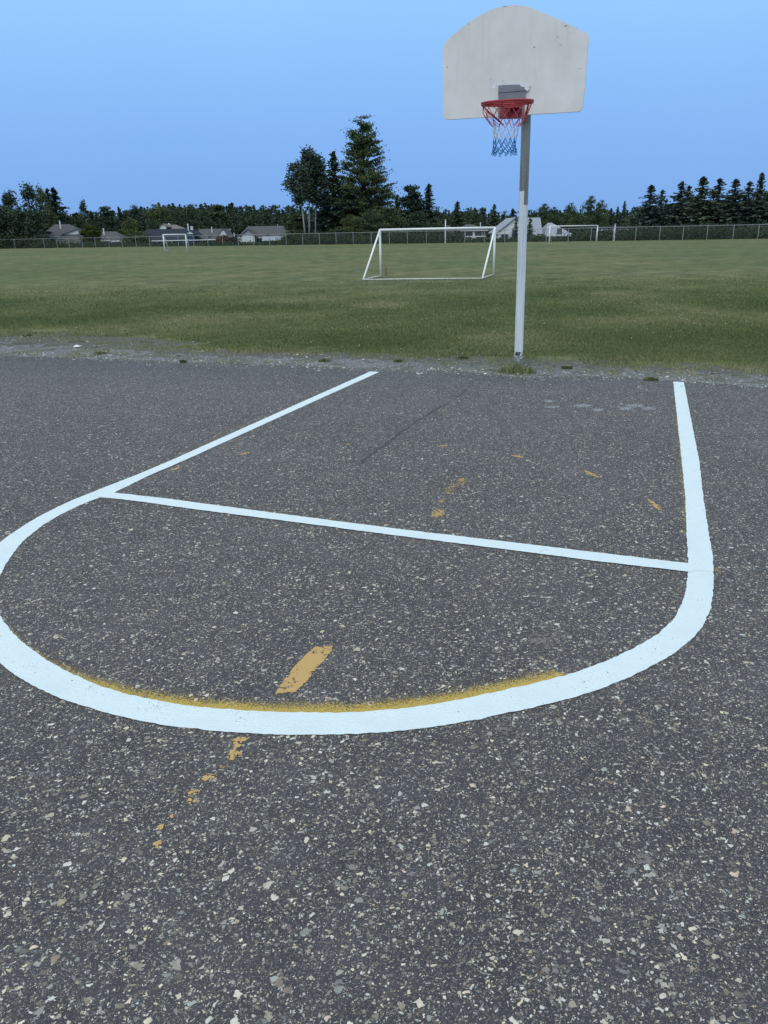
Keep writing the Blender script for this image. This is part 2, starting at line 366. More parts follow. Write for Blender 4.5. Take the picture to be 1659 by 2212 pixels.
# tarmac sheet with a broken far edge
tx = np.arange(-14, 14.01, .03); ty = edge_y(ae, tx) + wob(tx, .022, 3, 1.5) + rng.normal(0, .008, len(tx))
rows = np.concatenate([[-6, -2, 0, 2, 4, 6, 7.5], [8.3]])
V = []
for yy in rows: V.append(np.stack([tx, np.full_like(tx, yy), terrain(tx, yy*np.ones_like(tx))], 1))
V.append(np.stack([tx, ty, terrain(tx, ty)], 1)); V.append(np.stack([tx, ty+.012, terrain(tx, ty)-.04], 1))
V = np.concatenate(V); V[:, 2] += .006; V[-len(tx):, 2] -= .006
V[:, 2] = np.where(V[:, 1] < 11, SX*V[:, 0] + SY*V[:, 1] + .006, V[:, 2])
V[-len(tx):, 2] -= .04
nx = len(tx); ny = len(rows)+2
i = (np.arange(ny-1)[:, None]*nx + np.arange(nx-1)[None]).ravel()
tarmac = tag(mesh_np('pavement', V, np.stack([i, i+1, i+nx+1, i+nx], 1), M['tarmac']), kind='structure', label='dark grey tarmac playground speckled with pale stones')
TZ = .006
# gravel strip between tarmac and turf
gx = np.arange(-14, 14.01, .05); y0 = edge_y(ae, gx) - .12; y1 = edge_y(ge, gx) + .35
nr = 14; V = []; tone = []
for k in range(nr):
    f = k/(nr-1); yy = y0 + (y1-y0)*f + wob(gx, .05, 11, 1.)*f
    V.append(np.stack([gx, yy, terrain(gx, yy)+.004 + .006*np.sin(gx*9+k)*np.sin(gx*3.1-k*.7)], 1)); tone.append(np.full_like(gx, 1.15 - 1.0*f - np.where(gx < -3, 0, 0)))
V = np.concatenate(V); tone = np.concatenate(tone); nx = len(gx)
V[:, 2] += np.where(V[:, 1] < edge_y(ae, V[:, 0])+.02, -.03, 0)
i = (np.arange(nr-1)[:, None]*nx + np.arange(nx-1)[None]).ravel()
tag(mesh_np('gravel_strip', V, np.stack([i, i+1, i+nx+1, i+nx], 1), M['gravel'], col_attr=tone), kind='structure', label='pale grey gravel verge between tarmac and grass')

# ------------------------------------------------------------------ painted markings (parts of the tarmac)
A = .3471; TV = np.array([math.sin(A), math.cos(A)]); NV = np.array([math.cos(A), -math.sin(A)])
CEN = NV*-1.5691 + TV*3.7619                     # centre of the free throw circle
def plane(P2, dz):
    return np.stack([P2[:, 0], P2[:, 1], SX*P2[:, 0] + SY*P2[:, 1] + TZ + dz], 1)
def resample(P, step=.012):
    d = np.r_[0, np.cumsum(np.hypot(*np.diff(P, axis=0).T))]; n = max(2, int(d[-1]/step)); s = np.linspace(0, d[-1], n)
    return np.stack([np.interp(s, d, P[:, 0]), np.interp(s, d, P[:, 1])], 1), s
def ribbon(name, E0, E1, dz, jit=.0016, mat=None, parent=None, tone=None, n=None, label=None, rowsn=1):
    """E0, E1: world xy polylines of the two edges, the same sense"""
    d = max(np.hypot(*np.diff(E0, axis=0).T).sum(), np.hypot(*np.diff(E1, axis=0).T).sum()); n = n or max(4, int(d/.010))
    def rs(P):
        c = np.r_[0, np.cumsum(np.hypot(*np.diff(P, axis=0).T))]; s = np.linspace(0, c[-1], n)
        return np.stack([np.interp(s, c, P[:, 0]), np.interp(s, c, P[:, 1])], 1)
    a, b = rs(E0), rs(E1); nn = (b-a)/np.linalg.norm(b-a, axis=1)[:, None]
    def j(): 
        w = rng.normal(0, 1, n); return (np.convolve(w, [.25, .5, .25], 'same')*1.3 + .6*np.convolve(rng.normal(0, 1, n), np.ones(9)/4, 'same'))[:, None]*jit
    a = a + nn*j(); b = b + nn*j()
    V = np.concatenate([a+(b-a)*(k/rowsn) for k in range(rowsn+1)]); T = None
    if tone is not None: T = np.concatenate([tone(k/rowsn, np.linspace(0, 1, n)) for k in range(rowsn+1)])
    i = (np.arange(rowsn)[:, None]*n + np.arange(n-1)[None]).ravel()
    o = mesh_np(name, plane(V, dz), np.stack([i, i+1, i+n+1, i+n], 1), mat or LINE, parent or tarmac, col_attr=T)
    if label: o['label'] = label
    return o
xy = lambda P: on_tarmac(P, 0)[:, :2]
# curved part: inner and outer edges as radius against angle round the circle's centre
inner = [(248, 1067), (216, 1077), (162, 1099), (108, 1128), (47, 1175), (22, 1211), (0, 1247), (0, 1333), (22, 1362), (72, 1409), (144, 1452), (234, 1492), (360, 1521), (504, 1537), (597, 1542), (680, 1543), (848, 1538), (944, 1524), (1088, 1493), (1217, 1464), (1272, 1446), (1352, 1411), (1426, 1370), (1458, 1334), (1477, 1293), (1483, 1238), (1486, 1219)]
outer = [(212, 1061), (144, 1089), (72, 1126), (0, 1175), (0, 1435), (58, 1477), (119, 1508), (216, 1539), (306, 1562), (396, 1575), (504, 1587), (608, 1591), (752, 1590), (896, 1580), (1040, 1556), (1160, 1529), (1261, 1505), (1352, 1469), (1416, 1440), (1480, 1395), (1509, 1370), (1525, 1344), (1534, 1315), (1538, 1248), (1542, 1222), (1539, 1203)]
def polar(P):
    d = xy(P) - CEN; th = np.unwrap(np.arctan2(d@NV, -(d@TV)))   # 0 = towards the camera end
    return th, np.hypot(d[:, 0], d[:, 1])
ti, ri = polar(inner); to_, ro = polar(outer)
def sm(th, r, q):
    o = np.argsort(th); y = np.interp(q, th[o], r[o]); k = np.ones(41)/41; yp = np.r_[np.full(20, y[0]), y, np.full(20, y[-1])]; return np.convolve(yp, k, 'valid')
q = np.linspace(max(ti.min(), to_.min()), min(ti.max(), to_.max()), 900)
Ri, Ro = sm(ti, ri, q), sm(to_, ro, q)
dirs = np.stack([np.sin(q), -np.cos(q)], 1); D2 = dirs[:, :1]*NV[None] + dirs[:, 1:]*TV[None]
ribbon('free_throw_arc', CEN + D2*Ri[:, None], CEN + D2*Ro[:, None], .0030)
# side lines and free throw line
ribbon('key_line', xy([(800, 804), (668, 863), (374, 995), (299, 1027), (212, 1061), (190, 1070)]), xy([(820, 805), (692, 863), (403, 995), (320, 1031), (248, 1067), (222, 1078)]), .0040)
ribbon('key_line', xy([(1454, 826), (1462, 900), (1472, 995), (1480, 1075), (1483, 1155), (1486, 1219), (1484, 1236)]), xy([(1477, 827), (1492, 905), (1510, 995), (1518, 1069), (1528, 1139), (1539, 1203), (1541, 1238)]), .0040)
ribbon('free_throw_line', xy([(236, 1066), (360, 1080), (597, 1112), (860, 1146), (1128, 1178), (1288, 1197), (1496, 1222)]), xy([(210, 1076), (306, 1087), (432, 1105), (597, 1126), (860, 1161), (1128, 1195), (1288, 1216), (1496, 1240)]), .0050)
# yellow overspray along the inside of the arc, the outside of the left line and the inside of the right line
qa = np.linspace(polar([(2, 1338)])[0][0], polar([(1216, 1462)])[0][0], 500)
fade = lambda w: (lambda f, s: (1.0-f)*w(s))
Rq = np.interp(qa, q, Ri) + .010; Dq = np.stack([np.sin(qa), -np.cos(qa)], 1); Dq = Dq[:, :1]*NV[None] + Dq[:, 1:]*TV[None]
wid = .035 + .085*smooth(0, .5, np.linspace(0, 1, 500))
ribbon('yellow_overspray', CEN + Dq*Rq[:, None], CEN + Dq*(Rq-wid)[:, None], .0016, .002, M['spray'], tone=lambda f, s: (1.10-1.15*f)*(.58+.42*smooth(.1, .55, s)), rowsn=8, label='mustard overspray hugging the inside of the white arc')
lu = xy([(668, 863), (374, 995), (299, 1027)]); ribbon('yellow_overspray', lu+np.array([.01, -.01]), lu + np.array([-.045, .04]), .0016, .002, M['spray'], tone=lambda f, s: (1-f)*.62*np.ones_like(s), rowsn=4, label='faint yellow haze beside the left line')
lu = xy([(1462, 900), (1472, 995), (1480, 1075), (1483, 1155)]); ribbon('yellow_overspray', lu+np.array([.01, 0]), lu + np.array([-.045, 0]), .0016, .002, M['spray'], tone=lambda f, s: (1-f)*.66*np.ones_like(s), rowsn=4, label='faint yellow haze inside the right line')
lu = xy([(360, 1080), (860, 1146), (1128, 1178), (1460, 1218)]); ribbon('yellow_overspray', lu-np.array([0, .006]), lu + np.array([.01, .04]), .0016, .002, M['spray'], tone=lambda f, s: (1-f)*.5*np.ones_like(s), rowsn=4, label='faint yellow haze behind the free throw line')
def blob(name, P, mat, k=1., dz=.0022, label=None, grow=1.35):
    """polygon in picture units -> patch whose tone falls off outside the outline"""
    c = xy(P); m = c.mean(0); n = len(c); V = [m]; T = [1.1*k]
    for ring, t in ((.55, 1.05), (1., .82), (grow, .1)):
        for s in range(48):
            f = s/48*n; a = c[int(f) % n]; b = c[(int(f)+1) % n]; p = a + (b-a)*(f-int(f)); V.append(m + (p-m)*ring); T.append(t*k)
    Fc = [(0, 1+s, 1+(s+1) % 48) for s in range(48)]
    for r_ in range(2):
        for s in range(48): a = 1+r_*48+s; b = 1+r_*48+(s+1) % 48; Fc.append((a, a+48, b+48, b))
    o = mesh_np(name, plane(np.array(V), dz), Fc, mat, tarmac, col_attr=T)
    if label: o['label'] = label
    return o
solid = mat_worn('solid_yellow_paint', C(.56, .35, .13), .42, 30)
blob('paint_dash', [(598, 1500), (615, 1497), (636, 1497), (660, 1478), (690, 1440), (717, 1408), (716, 1401), (680, 1402), (662, 1418), (640, 1440), (612, 1476)], solid, .95, label='large worn ochre paint bar inside the arc', grow=1.08)
for k, (u, v, a, b, s) in enumerate([(524, 1601, 18, 5, 1), (512, 1612, 9, 9, 1), (504, 1634, 17, 11, 1), (483, 1661, 6, 3, .9), (452, 1683, 15, 7, 1), (420, 1718, 14, 8, 1), (415, 1735, 10, 8, .95), (372, 1768, 5, 5, .9), (347, 1791, 11, 5, .95), (342, 1828, 9, 8, 1),
        (945, 1111, 16, 8, .9), (953, 1085, 10, 5, .66), (970, 1062, 12, 8, .60), (997, 1042, 12, 6, .78), (982, 1052, 9, 5, .70), (1550, 1236, 8, 7, .62), (1208, 1461, 10, 6, .9)]):
    tilt = -.45 if k < 17 and k != 15 else .45
    P = [(u + a*math.cos(t) + tilt*0*b, v + b*math.sin(t) + (tilt*a*.35*math.cos(t) if k > 9 else -.35*b*math.cos(t))) for t in np.linspace(0, 6.283, 11)[:-1]]
    P = [(x + random.uniform(-.2, .2)*a, y + random.uniform(-.2, .2)*b) for x, y in P]
    blob('paint_patch', P, M['yellow'], .85*s, .0022+.00002*k, grow=1.3)
for k, (ua, va, ub, vb, w_) in enumerate([(1256, 1017, 1292, 1033, 3.0), (1397, 1079, 1428, 1104, 4.5), (1101, 985, 1133, 990, 2.2), (943, 966, 967, 964, 1.6), (514, 985, 540, 979, 2.0), (362, 1020, 391, 1011, 2.2), (740, 961, 758, 961, 1.2)]):
    l_ = math.hypot(ub-ua, vb-va); nx_, ny_ = -(vb-va)/l_*w_, (ub-ua)/l_*w_
    P = [(ua, va), (ua+(ub-ua)*.3+nx_*.6, va+(vb-va)*.3+ny_*.6), (ua+(ub-ua)*.7+nx_, va+(vb-va)*.7+ny_), (ub+nx_*.5, vb+ny_*.5), (ub-nx_*.5, vb-ny_*.5), (ua+(ub-ua)*.7-nx_, va+(vb-va)*.7-ny_), (ua+(ub-ua)*.3-nx_*.6, va+(vb-va)*.3-ny_*.6)]
    blob('paint_patch', P, M['yellow'], .86, .0021, label='thin worn yellow dash of the old circle', grow=1.25)
for k, (u, v, a, b) in enumerate([(1192, 881, 18, 3), (1256, 878, 24, 4), (1290, 887, 14, 4), (1372, 878, 22, 4), (1400, 884, 18, 4), (1350, 884, 16, 4), (1185, 868, 14, 3)]):
    blob('paint_patch', [(u+a*math.cos(t), v+b*math.sin(t)) for t in np.linspace(0, 6.283, 11)[:-1]], M['white_worn'], 1.0, .0023+.00002*k, label='worn greyish white paint scuff near the hoop')
for u, v, a, b in [(1385, 1862, 30, 14), (1090, 1580, 20, 10), (1180, 1385, 40, 18)]:
    blob('stain', [(u+a*math.cos(t), v+b*math.sin(t)) for t in np.linspace(0, 6.283, 11)[:-1]], mat_worn('pink_stain', C(.20, .17, .165), .70, 50), .8, .0019, label='faint pale stain on the tarmac')
# hairline crack running towards the hoop
P, _ = resample(xy([(775, 1005), (800, 985), (835, 960), (868, 935), (900, 912), (935, 890), (975, 868), (1000, 850), (1012, 838)]), .03)
P = P + rng.normal(0, .006, P.shape); dn = np.array([TV[1], -TV[0]])
w_ = (.010 + .010*rng.random(len(P)))[:, None]
ribbon('crack', P - dn*w_, P + dn*w_, .0012, .003, M['crack'], tone=lambda f, s: .67+.12*np.sin(s*23), rowsn=2, label='thin dark crack running towards the hoop')

# ------------------------------------------------------------------ loose stones and stalks on the tarmac
def stones(name, P, S, mat, **k):
    n = len(P); ph = np.array([(1, 0, 0), (0, 1, 0), (-1, 0, 0), (0, -1, 0), (0, 0, .7), (.7, .7, .2)])
    oc = np.array([(0, 1, 4), (1, 2, 4), (2, 3, 4), (3, 0, 4)])
    base = np.array([(1, 0, 0), (.3, .9, 0), (-.8, .6, 0), (-.9, -.4, 0), (.2, -1, 0), (.1, .05, .6), (.5, .1, .5)], float)
    fc = np.array([(0, 1, 6), (1, 5, 6), (1, 2, 5), (2, 3, 5), (3, 4, 5), (4, 6, 5), (4, 0, 6)])
    a = rng.uniform(0, 6.283, n); ca, sa = np.cos(a)[:, None], np.sin(a)[:, None]
    B = base[None]*rng.uniform(.65, 1.25, (n, 7, 3)); B[:, :, 1] *= rng.uniform(.55, 1, (n, 1))
    x = B[:, :, 0]*ca - B[:, :, 1]*sa; y = B[:, :, 0]*sa + B[:, :, 1]*ca
    V = np.stack([x*S[:, None] + P[:, :1], y*S[:, None] + P[:, 1:2], B[:, :, 2]*S[:, None] + P[:, 2:3]], 2).reshape(-1, 3)
    Fc = (fc[None] + (np.arange(n)*7)[:, None, None]).reshape(-1, 3)
    return tag(mesh_np(name, V, Fc, mat, col_attr=np.repeat(rng.random(n), 7)), **k)
ts = NT('pebble', .85, .2); a_ = ts.n('ShaderNodeAttribute', attribute_name='tone')
ts.color(ts.ramp(a_.outputs['Fac'], (0, C(.10, .10, .11)), (.4, C(.22, .215, .20)), (.7, C(.34, .33, .30)), (1, C(.58, .57, .54))))
n = 9000; x = rng.uniform(-9, 9, n); y = edge_y(ae, x) + rng.normal(.12, .3, n); mv = rng.random(n) < .35; y[mv] = edge_y(ae, x[mv]) + rng.uniform(0, 1, mv.sum())**1.3*np.where(x[mv] < -2, 2.6, 1.3)
m_ = ~((y < edge_y(ae, x)-.25) & (rng.random(n) < .75)); x, y = x[m_], y[m_]
z = np.where(y < edge_y(ae, x), SX*x+SY*y+.007, terrain(x, y)+.006)
stones('gravel', np.stack([x, y, z], 1), rng.gamma(2., .0032, len(x))+.002, ts.m, kind='stuff', label='loose grey pebbles strewn along the tarmac edge', cat='gravel')
n = 900; x = rng.uniform(-2.2, 2.2, n)*1.3; y = rng.uniform(.9, 6, n)
stones('grit', np.stack([x, y, SX*x+SY*y+TZ+.0005], 1), rng.gamma(2., .0011, n)+.0015, ts.m, kind='stuff', label='fine pale grit lying loose on the tarmac', cat='grit')
def stalk(u0, v0, u1, v1):
    p = on_tarmac([(u0, v0), ((u0+u1)/2+random.uniform(-4, 4), (v0+v1)/2+random.uniform(-3, 3)), (u1, v1)], TZ+.003)
    return [Vector(q_) for q_ in p]
for P, lb in (((790, 1898, 822, 1902), 'dry grass stalk lying on the tarmac in the lower middle'), ((1534, 2008, 1580, 2022), 'dry grass stalk lying on the tarmac at lower right'), ((1160, 1413, 1204, 1413), 'dry stalk lying just inside the right bend of the arc'), ((900, 1190, 925, 1220), 'dry stalk lying below the free throw line'), ((990, 1812, 1010, 1818), 'short dry stalk on the tarmac below the arc')):
    tag(MB().tube(stalk(*P), .0011, 4).build('dry_stalk', M['stone']), lb, 'stalk', 'dry stalks on the tarmac')

# ------------------------------------------------------------------ grass
def blades(P, h, wdt, tone, mat, name, **k):
    n = len(P); a = rng.uniform(0, 6.283, n); lean = rng.uniform(.1, .9, n)*h; b = a + rng.normal(0, .6, n) + 1.57
    dx, dy = np.cos(a)*wdt/2, np.sin(a)*wdt/2; lx, ly = np.cos(b)*lean, np.sin(b)*lean
    V = np.empty((n, 5, 3))
    V[:, 0] = P - np.stack([dx, dy, 0*dx], 1); V[:, 1] = P + np.stack([dx, dy, 0*dx], 1)
    mid = P + np.stack([lx*.35, ly*.35, h*.6], 1)
    V[:, 2] = mid + np.stack([dx, dy, 0*dx], 1)*.75; V[:, 3] = mid - np.stack([dx, dy, 0*dx], 1)*.75
    V[:, 4] = P + np.stack([lx, ly, h], 1)
    o = np.arange(n)*5
    Fc = np.concatenate([np.stack([o, o+1, o+2], 1), np.stack([o, o+2, o+3], 1), np.stack([o+3, o+2, o+4], 1)])
    return tag(mesh_np(name, V.reshape(-1, 3), Fc, mat, col_attr=np.repeat(tone, 5)), **k)
def vnoise(x, y, s, seed):
    r = np.random.default_rng(seed); G = r.random((256, 256)); X = x*s+100.; Y = y*s+100.
    xi = np.floor(X).astype(int); yi = np.floor(Y).astype(int); fx = X-xi; fy = Y-yi; fx = fx*fx*(3-2*fx); fy = fy*fy*(3-2*fy)
    g = lambda a, b: G[a % 256, b % 256]
    return (g(xi, yi)*(1-fx)+g(xi+1, yi)*fx)*(1-fy)+(g(xi, yi+1)*(1-fx)+g(xi+1, yi+1)*fx)*fy
n = 1500000
y = 9.3 + 23*rng.random(n)**1.45; x = rng.uniform(-1, 1, n)*(y*.56+.8)
d = y - edge_y(ge, x); nz = .6*vnoise(x, y, 1.6, 5) + .4*vnoise(x, y, 6., 6)
prob = smooth(-.6, 1.0, d + (nz-.5)*2.6)*(1-.90*smooth(.46, .74, bare_at(x, y) + (vnoise(x, y, 1.9, 77)-.5)*.9 + (vnoise(x, y, 7., 78)-.5)*.4))
prob = np.maximum(prob, .35*smooth(.60, .72, vnoise(x, y, 3.1, 91)*.6 + vnoise(x, y, .9, 92)*.4)*(d < .8))
prob = np.where(y < edge_y(ae, x)+.03, 0, prob)*np.where(d < 0, .5, 1)
keep = rng.random(n) < prob*smooth(33, 13, y)*.8; x, y, d, nz = x[keep], y[keep], d[keep], nz[keep]
tone = np.clip(.0 + .95*vnoise(x, y, .45, 8) + .25*(vnoise(x, y, 3., 9)-.5) + rng.normal(0, .14, len(x)) + .25*smooth(1.5, -.5, d) - .1, 0, 1)
h = (.012 + .024*rng.random(len(x)))*(.7+.8*vnoise(x, y, 1.1, 10))
blades(np.stack([x, y, terrain(x, y)+.001], 1), h, .0045 + .003*rng.random(len(x)) + .00045*(y-9), tone, M['blades'], 'grass', kind='stuff', label='short mown grass blades on the near side of the field', cat='grass')
# clover and daisy heads
n = 900; x = rng.uniform(-8, 9, n); y = 10.9 + 11*rng.random(n); kk = (vnoise(x, y, .7, 21) > .62) | (rng.random(n) < .08); kk &= y > edge_y(ge, x)+.2; x, y = x[kk], y[kk]
stones('clover_flower', np.stack([x, y, terrain(x, y)+.035+.02*rng.random(len(x))], 1), .006+.006*rng.random(len(x)), M['petal'], kind='stuff', label='tiny white clover heads dotted through the grass', cat='clover')
# dark broad leaved weeds along the edge
def weed(u, v, s, label, name='weed', n=150, hh=.04):
    c = on_tarmac([(u, v)])[0]; c[2] = terrain(np.array([c[0]]), np.array([c[1]]))[0] + .003
    a = rng.uniform(0, 6.283, n); r_ = rng.random(n)**.9*s*.6
    P = np.stack([np.cos(a)*r_, np.sin(a)*r_*.7, 0*r_], 1)
    P[0] = 0; o = blades(P, hh*(.4+.8*rng.random(n)), .014+.012*rng.random(n), rng.random(n)*.7, M['weed'], name)
    o.location = c; tag(o, label, 'weed', 'weeds along the tarmac edge'); return o
M['weed'] = mat_blades('weed_leaves', C(.09, .11, .04), C(.15, .165, .07), C(.26, .23, .13))
for u, v, s, lb in ((700, 782, .13, 'dark green weed in the gravel straight above the left line end'), (395, 784, .09, 'small weed on the tarmac edge left of the key'), (1225, 797, .12, 'leafy weed on the gravel just right of the hoop pole'), (1405, 822, .14, 'low weed in the gravel beside the right line end'), (1000, 775, .12, 'dark weed at the grass edge left of the hoop pole'), (860, 783, .10, 'weed on the gravel behind the left line end'),
        (215, 765, .16, 'weed clump in the scuffed dirt on the left'), (60, 722, .15, 'dark weed in the bare patch at the far left'), ):
    weed(u, v, s, lb)

# ------------------------------------------------------------------ basketball hoop
hoop_base = on_tarmac([(1119.5, 786)])[0]; hb = Vector(hoop_base)
hoop = empty('basketball_hoop', hb, 0, label='tall basketball hoop with fan shaped grey white backboard on a half painted steel pole', cat='basketball hoop')
T3 = Vector((TV[0], TV[1], 0)); N3 = Vector((NV[0], NV[1], 0)); UP = Vector((0, 0, 1))
rim_c = Vector((1.222, 8.02, 2.695))
BF = rim_c + T3*.385                                             # point on the board's front face
lean = Vector((-.0277/3.01, 0, 1))
def rel(p): return Vector(p) - hb
LN = [Vector((0, 0, -.12)) + lean*0] + [lean*z_ for z_ in (0, .6, 1.2, 1.8, 2.4, 2.86)]
top = lean*2.86
# gooseneck hidden behind the board
endp = rel(BF + T3*.16 + UP*.42 - N3*.03)
c1 = top + Vector((0, 0, .42)); bez = [((1-t)**3)*top + 3*((1-t)**2)*t*c1 + 3*(1-t)*t*t*(c1*.75+endp*.25) + t**3*endp for t in np.linspace(0, 1, 14)][1:]
MB().tube(LN + bez, .0575, 24).build('pole', M['pole'], hoop, sm=True)
hp = MB(); fdir = (Vector((0, 0, 0)) - Vector((hb.x, hb.y, 0))).normalized(); sdir = Vector((-fdir.y, fdir.x, 0))
HB = Matrix((sdir, fdir, UP)).transposed()
hp.box(fdir*.052 - sdir*.012 + UP*.145, (.062, .016, .045), M=HB); hp.build('hand_hole', M['dark'], hoop)
MB().box(fdir*.062 + sdir*-.005 + UP*.145, (.02, .008, .02), M=HB).build('bolt', M['steel'], hoop)
# board: fan shape traced from the picture, built in the board's own plane
BM = Matrix((N3, T3, UP)).transposed()
def inboard(u, v):
    r = Vector(rays((u, v))[0]); o = Vector((0, 0, CAM_H)); t = (BF - o).dot(T3)/r.dot(T3); p = o + r*t - BF; return p.dot(N3), p.z
outl = [(958, 250), (962, 257), (1060, 251.5), (1160, 245), (1250, 239.5), (1256, 234), (1262, 190), (1266, 130), (1270.5, 82), (1268, 74), (1235, 57), (1200, 41), (1168, 27), (1140, 16), (1115, 12), (1090, 14), (1062, 22), (1030, 38), (1000, 59), (975, 80), (962, 94), (957.5, 106)]
pts = [inboard(*p) for p in outl]
bo = MB(); nP = len(pts); th = .030
bo.add([BM @ Vector((x, 0, z)) for x, z in pts] + [BM @ Vector((x, th, z)) for x, z in pts], [tuple(range(nP)), tuple(range(nP, 2*nP))[::-1]] + [(i, (i+1) % nP, (i+1) % nP+nP, i+nP) for i in range(nP)])
o = bo.build('backboard', M['board'], hoop, rel(BF)); o.data.flip_normals(); o['label'] = 'fan shaped off white backboard with scuffs'
m = o.modifiers.new('bevel', 'BEVEL'); m.width = .006; m.segments = 3; m.limit_method = 'ANGLE'; m.angle_limit = R(40); board = o
# chips
for u, v, a, b in ((1222, 56, 4, 1.6), (1246, 58, 1.6, 1), (1205, 80, 1.6, 1.2), (1210, 97, 2.6, 1.2), (1154, 102, 3.4, 1.3), (1060, 172, 1.5, 1.0), (1087, 175, 1.3, 1.3), (952+15, 145, 2, 1), (1252, 148, 3, .7), (1090, 14.5, 6, .7), (1012, 38+14, 2, 1)):
    P = [inboard(u + a*math.cos(t)*random.uniform(.6, 1.1), v + b*math.sin(t)*random.uniform(.6, 1.1)) for t in np.linspace(0, 6.283, 8)[:-1]]
    MB().add([BM @ Vector((x, -.0012, z)) for x, z in P], [tuple(range(len(P)))]).build('paint_chip', M['steel'], board)
# bright white daubs round the unpainted square
fresh = mat_noisy('fresh_white', C(.70), C(.80), 20)
for u, v, a, b in ((1076, 182, 10, 3.5), (1068, 188, 4, 6), (1105, 179, 16, 2.5), (1134, 184, 13, 6), (1139, 192, 5, 5)):
    P = [inboard(u + a*math.cos(t)*random.uniform(.75, 1.15), v + b*math.sin(t)*random.uniform(.75, 1.15)) for t in np.linspace(0, 6.283, 12)[:-1]]
    y_ = -.0018 if u < 1120 else -.0235
    MB().add([BM @ Vector((x, y_ - .0001*random.random(), z)) for x, z in P], [tuple(range(len(P)))]).build('paint_daub', fresh, board)
# grey steel box plate carrying the rim
def plate(name, P, y0, y1, mat, parent):
    q_ = [inboard(*p) for p in P]; k = len(q_); b = MB()
    b.add([BM @ Vector((x, y0, z)) for x, z in q_] + [BM @ Vector((x, y1, z)) for x, z in q_], [tuple(range(k)), tuple(range(k, 2*k))[::-1]] + [(i, (i+1) % k, (i+1) % k+k, i+k) for i in range(k)])
    o = b.build(name, mat, parent, rel(BF)); o.data.flip_normals(); return o
mp = plate('mounting_plate', [(1077, 257.5), (1131, 256.5), (1137.5, 183), (1077.5, 185)], -.022, -.001, M['steel'], hoop)
bx_ = MB(); p0 = inboard(1077.5, 200); p1 = inboard(1137, 200)
bx_.box(BM @ Vector(((p0[0]+p1[0])/2, -.026, p0[1])), (p1[0]-p0[0], .006, .008), M=BM); bx_.build('seam', M['steel'], mp, rel(BF)-mp.location)
for ob in mp.children: ob.location = (0, 0, 0)
lower = plate('rim_bracket', [(1081, 254.5), (1127, 253.8), (1129, 226), (1083, 227)], -.034, -.0225, mat_noisy('red_worn', C(.10, .055, .06), C(.30, .03, .04), 9, .6), hoop)
# rim
rr = .2365; rc = rel(rim_c); TT = (T3*math.cos(R(4.2)) + UP*math.sin(R(4.2)))      # the rim sags at the front
rm = MB(); rm.tube([rc + N3*math.cos(a)*rr + TT*math.sin(a)*rr for a in np.linspace(0, 2*math.pi, 65)[:-1]], .0095, 10, closed=True)
# double ring
rm.tube([rc + N3*math.cos(a)*rr + TT*math.sin(a)*rr - UP*.014 for a in np.linspace(0, 2*math.pi, 65)[:-1]], .0075, 8, closed=True)
rim = rm.build('rim', M['redsteel'], hoop, sm=True)
br = MB()
for s in (-1, 1):
    br.tube([rc + N3*s*rr*.92 - T3*rr*.38 - UP*.02, rc + N3*s*rr*.80 - UP*.06, rc + N3*s*.10 + T3*.345 - UP*.15], .0075, 8)
    br.build('brace', M['redsteel'], rim, sm=True); br = MB()
tb = MB(); tb.box(rc + T3*.30 - UP*.012, (.14, .16, .012), M=BM); tb.box(rc + T3*.335 - UP*.045, (.008, .07, .07), M=BM)
tb.add([rc + T3*.352 + N3*x + UP*z for x, z in ((-.065, -.085), (.065, -.085), (.035, .0), (-.035, .0))] + [rc + T3*.340 + N3*x + UP*z for x, z in ((-.065, -.085), (.065, -.085), (.035, .0), (-.035, .0))], [(0, 1, 2, 3), (7, 6, 5, 4), (0, 4, 5, 1), (1, 5, 6, 2), (2, 6, 7, 3), (3, 7, 4, 0)])
tb.build('flange', M['redsteel'], rim)
# arms from the pole to the board
for s in (-1, 1):
    MB().tube([rel(BF + T3*.04 + N3*s*.30 + UP*.55), rel(BF + T3*.9 + UP*.45 + N3*s*.03)], .018, 8).build('support_arm', M['steel'], hoop)
MB().box(rel(BF + T3*.09 + UP*.42), (.5, .12, .4), M=BM).build('back_bracket', M['steel'], hoop)
# net: twelve loops, red then white then blue cord
lv = [(0, .232), (.060, .216), (.122, .172), (.182, .122), (.240, .107), (.295, .105), (.340, .106), (.377, .108), (.402, .110)]
K = 12
def node(l, k):
    z, r_ = lv[l]; a = 2*math.pi*(k + (l % 2)*.5)/K; sw = .02*z/.45
    jx, jz = (random.Random(l*31+k % K).uniform(-.010, .010) for _ in (0, 1))
    if l == 0: jx = jz = 0
    return rc + N3*(math.cos(a)*(r_+jx) - sw) + (TT if l == 0 else T3)*(math.sin(a)*(r_+jx)) - UP*(z+.022+jz*.8)
nets = {'netred': MB(), 'netwhite': MB(), 'netblue': MB()}
for l in range(len(lv)-1):
    key = 'netred' if l < 3 else ('netwhite' if l < 5 else 'netblue')
    for k in range(K):
        a0 = node(l, k)
        for k2 in ((k, k-1) if l % 2 == 0 else (k, k+1)):
            b0 = node(l+1, k2); mid = (a0+b0)/2 + Vector((random.uniform(-.003, .003), random.uniform(-.003, .003), -.004))
            nets[key].tube([a0, mid, b0], .0032 if key != 'netblue' else .0042, 5)
net = nets['netred'].build('net', M['netred'], hoop); net['label'] = 'cord net, red above, white in the middle, blue below'
nets['netwhite'].build('white_cord', M['netwhite'], net); nets['netblue'].build('blue_cord', M['netblue'], net)
for k in range(K): MB().tube([node(8, k) + N3*.01*math.cos(a) - UP*(.012+.012*math.sin(a)) for a in np.linspace(0, 6.283, 9)[:-1]], .0035, 5, closed=True).build('cord_loop', M['netblue'], net)
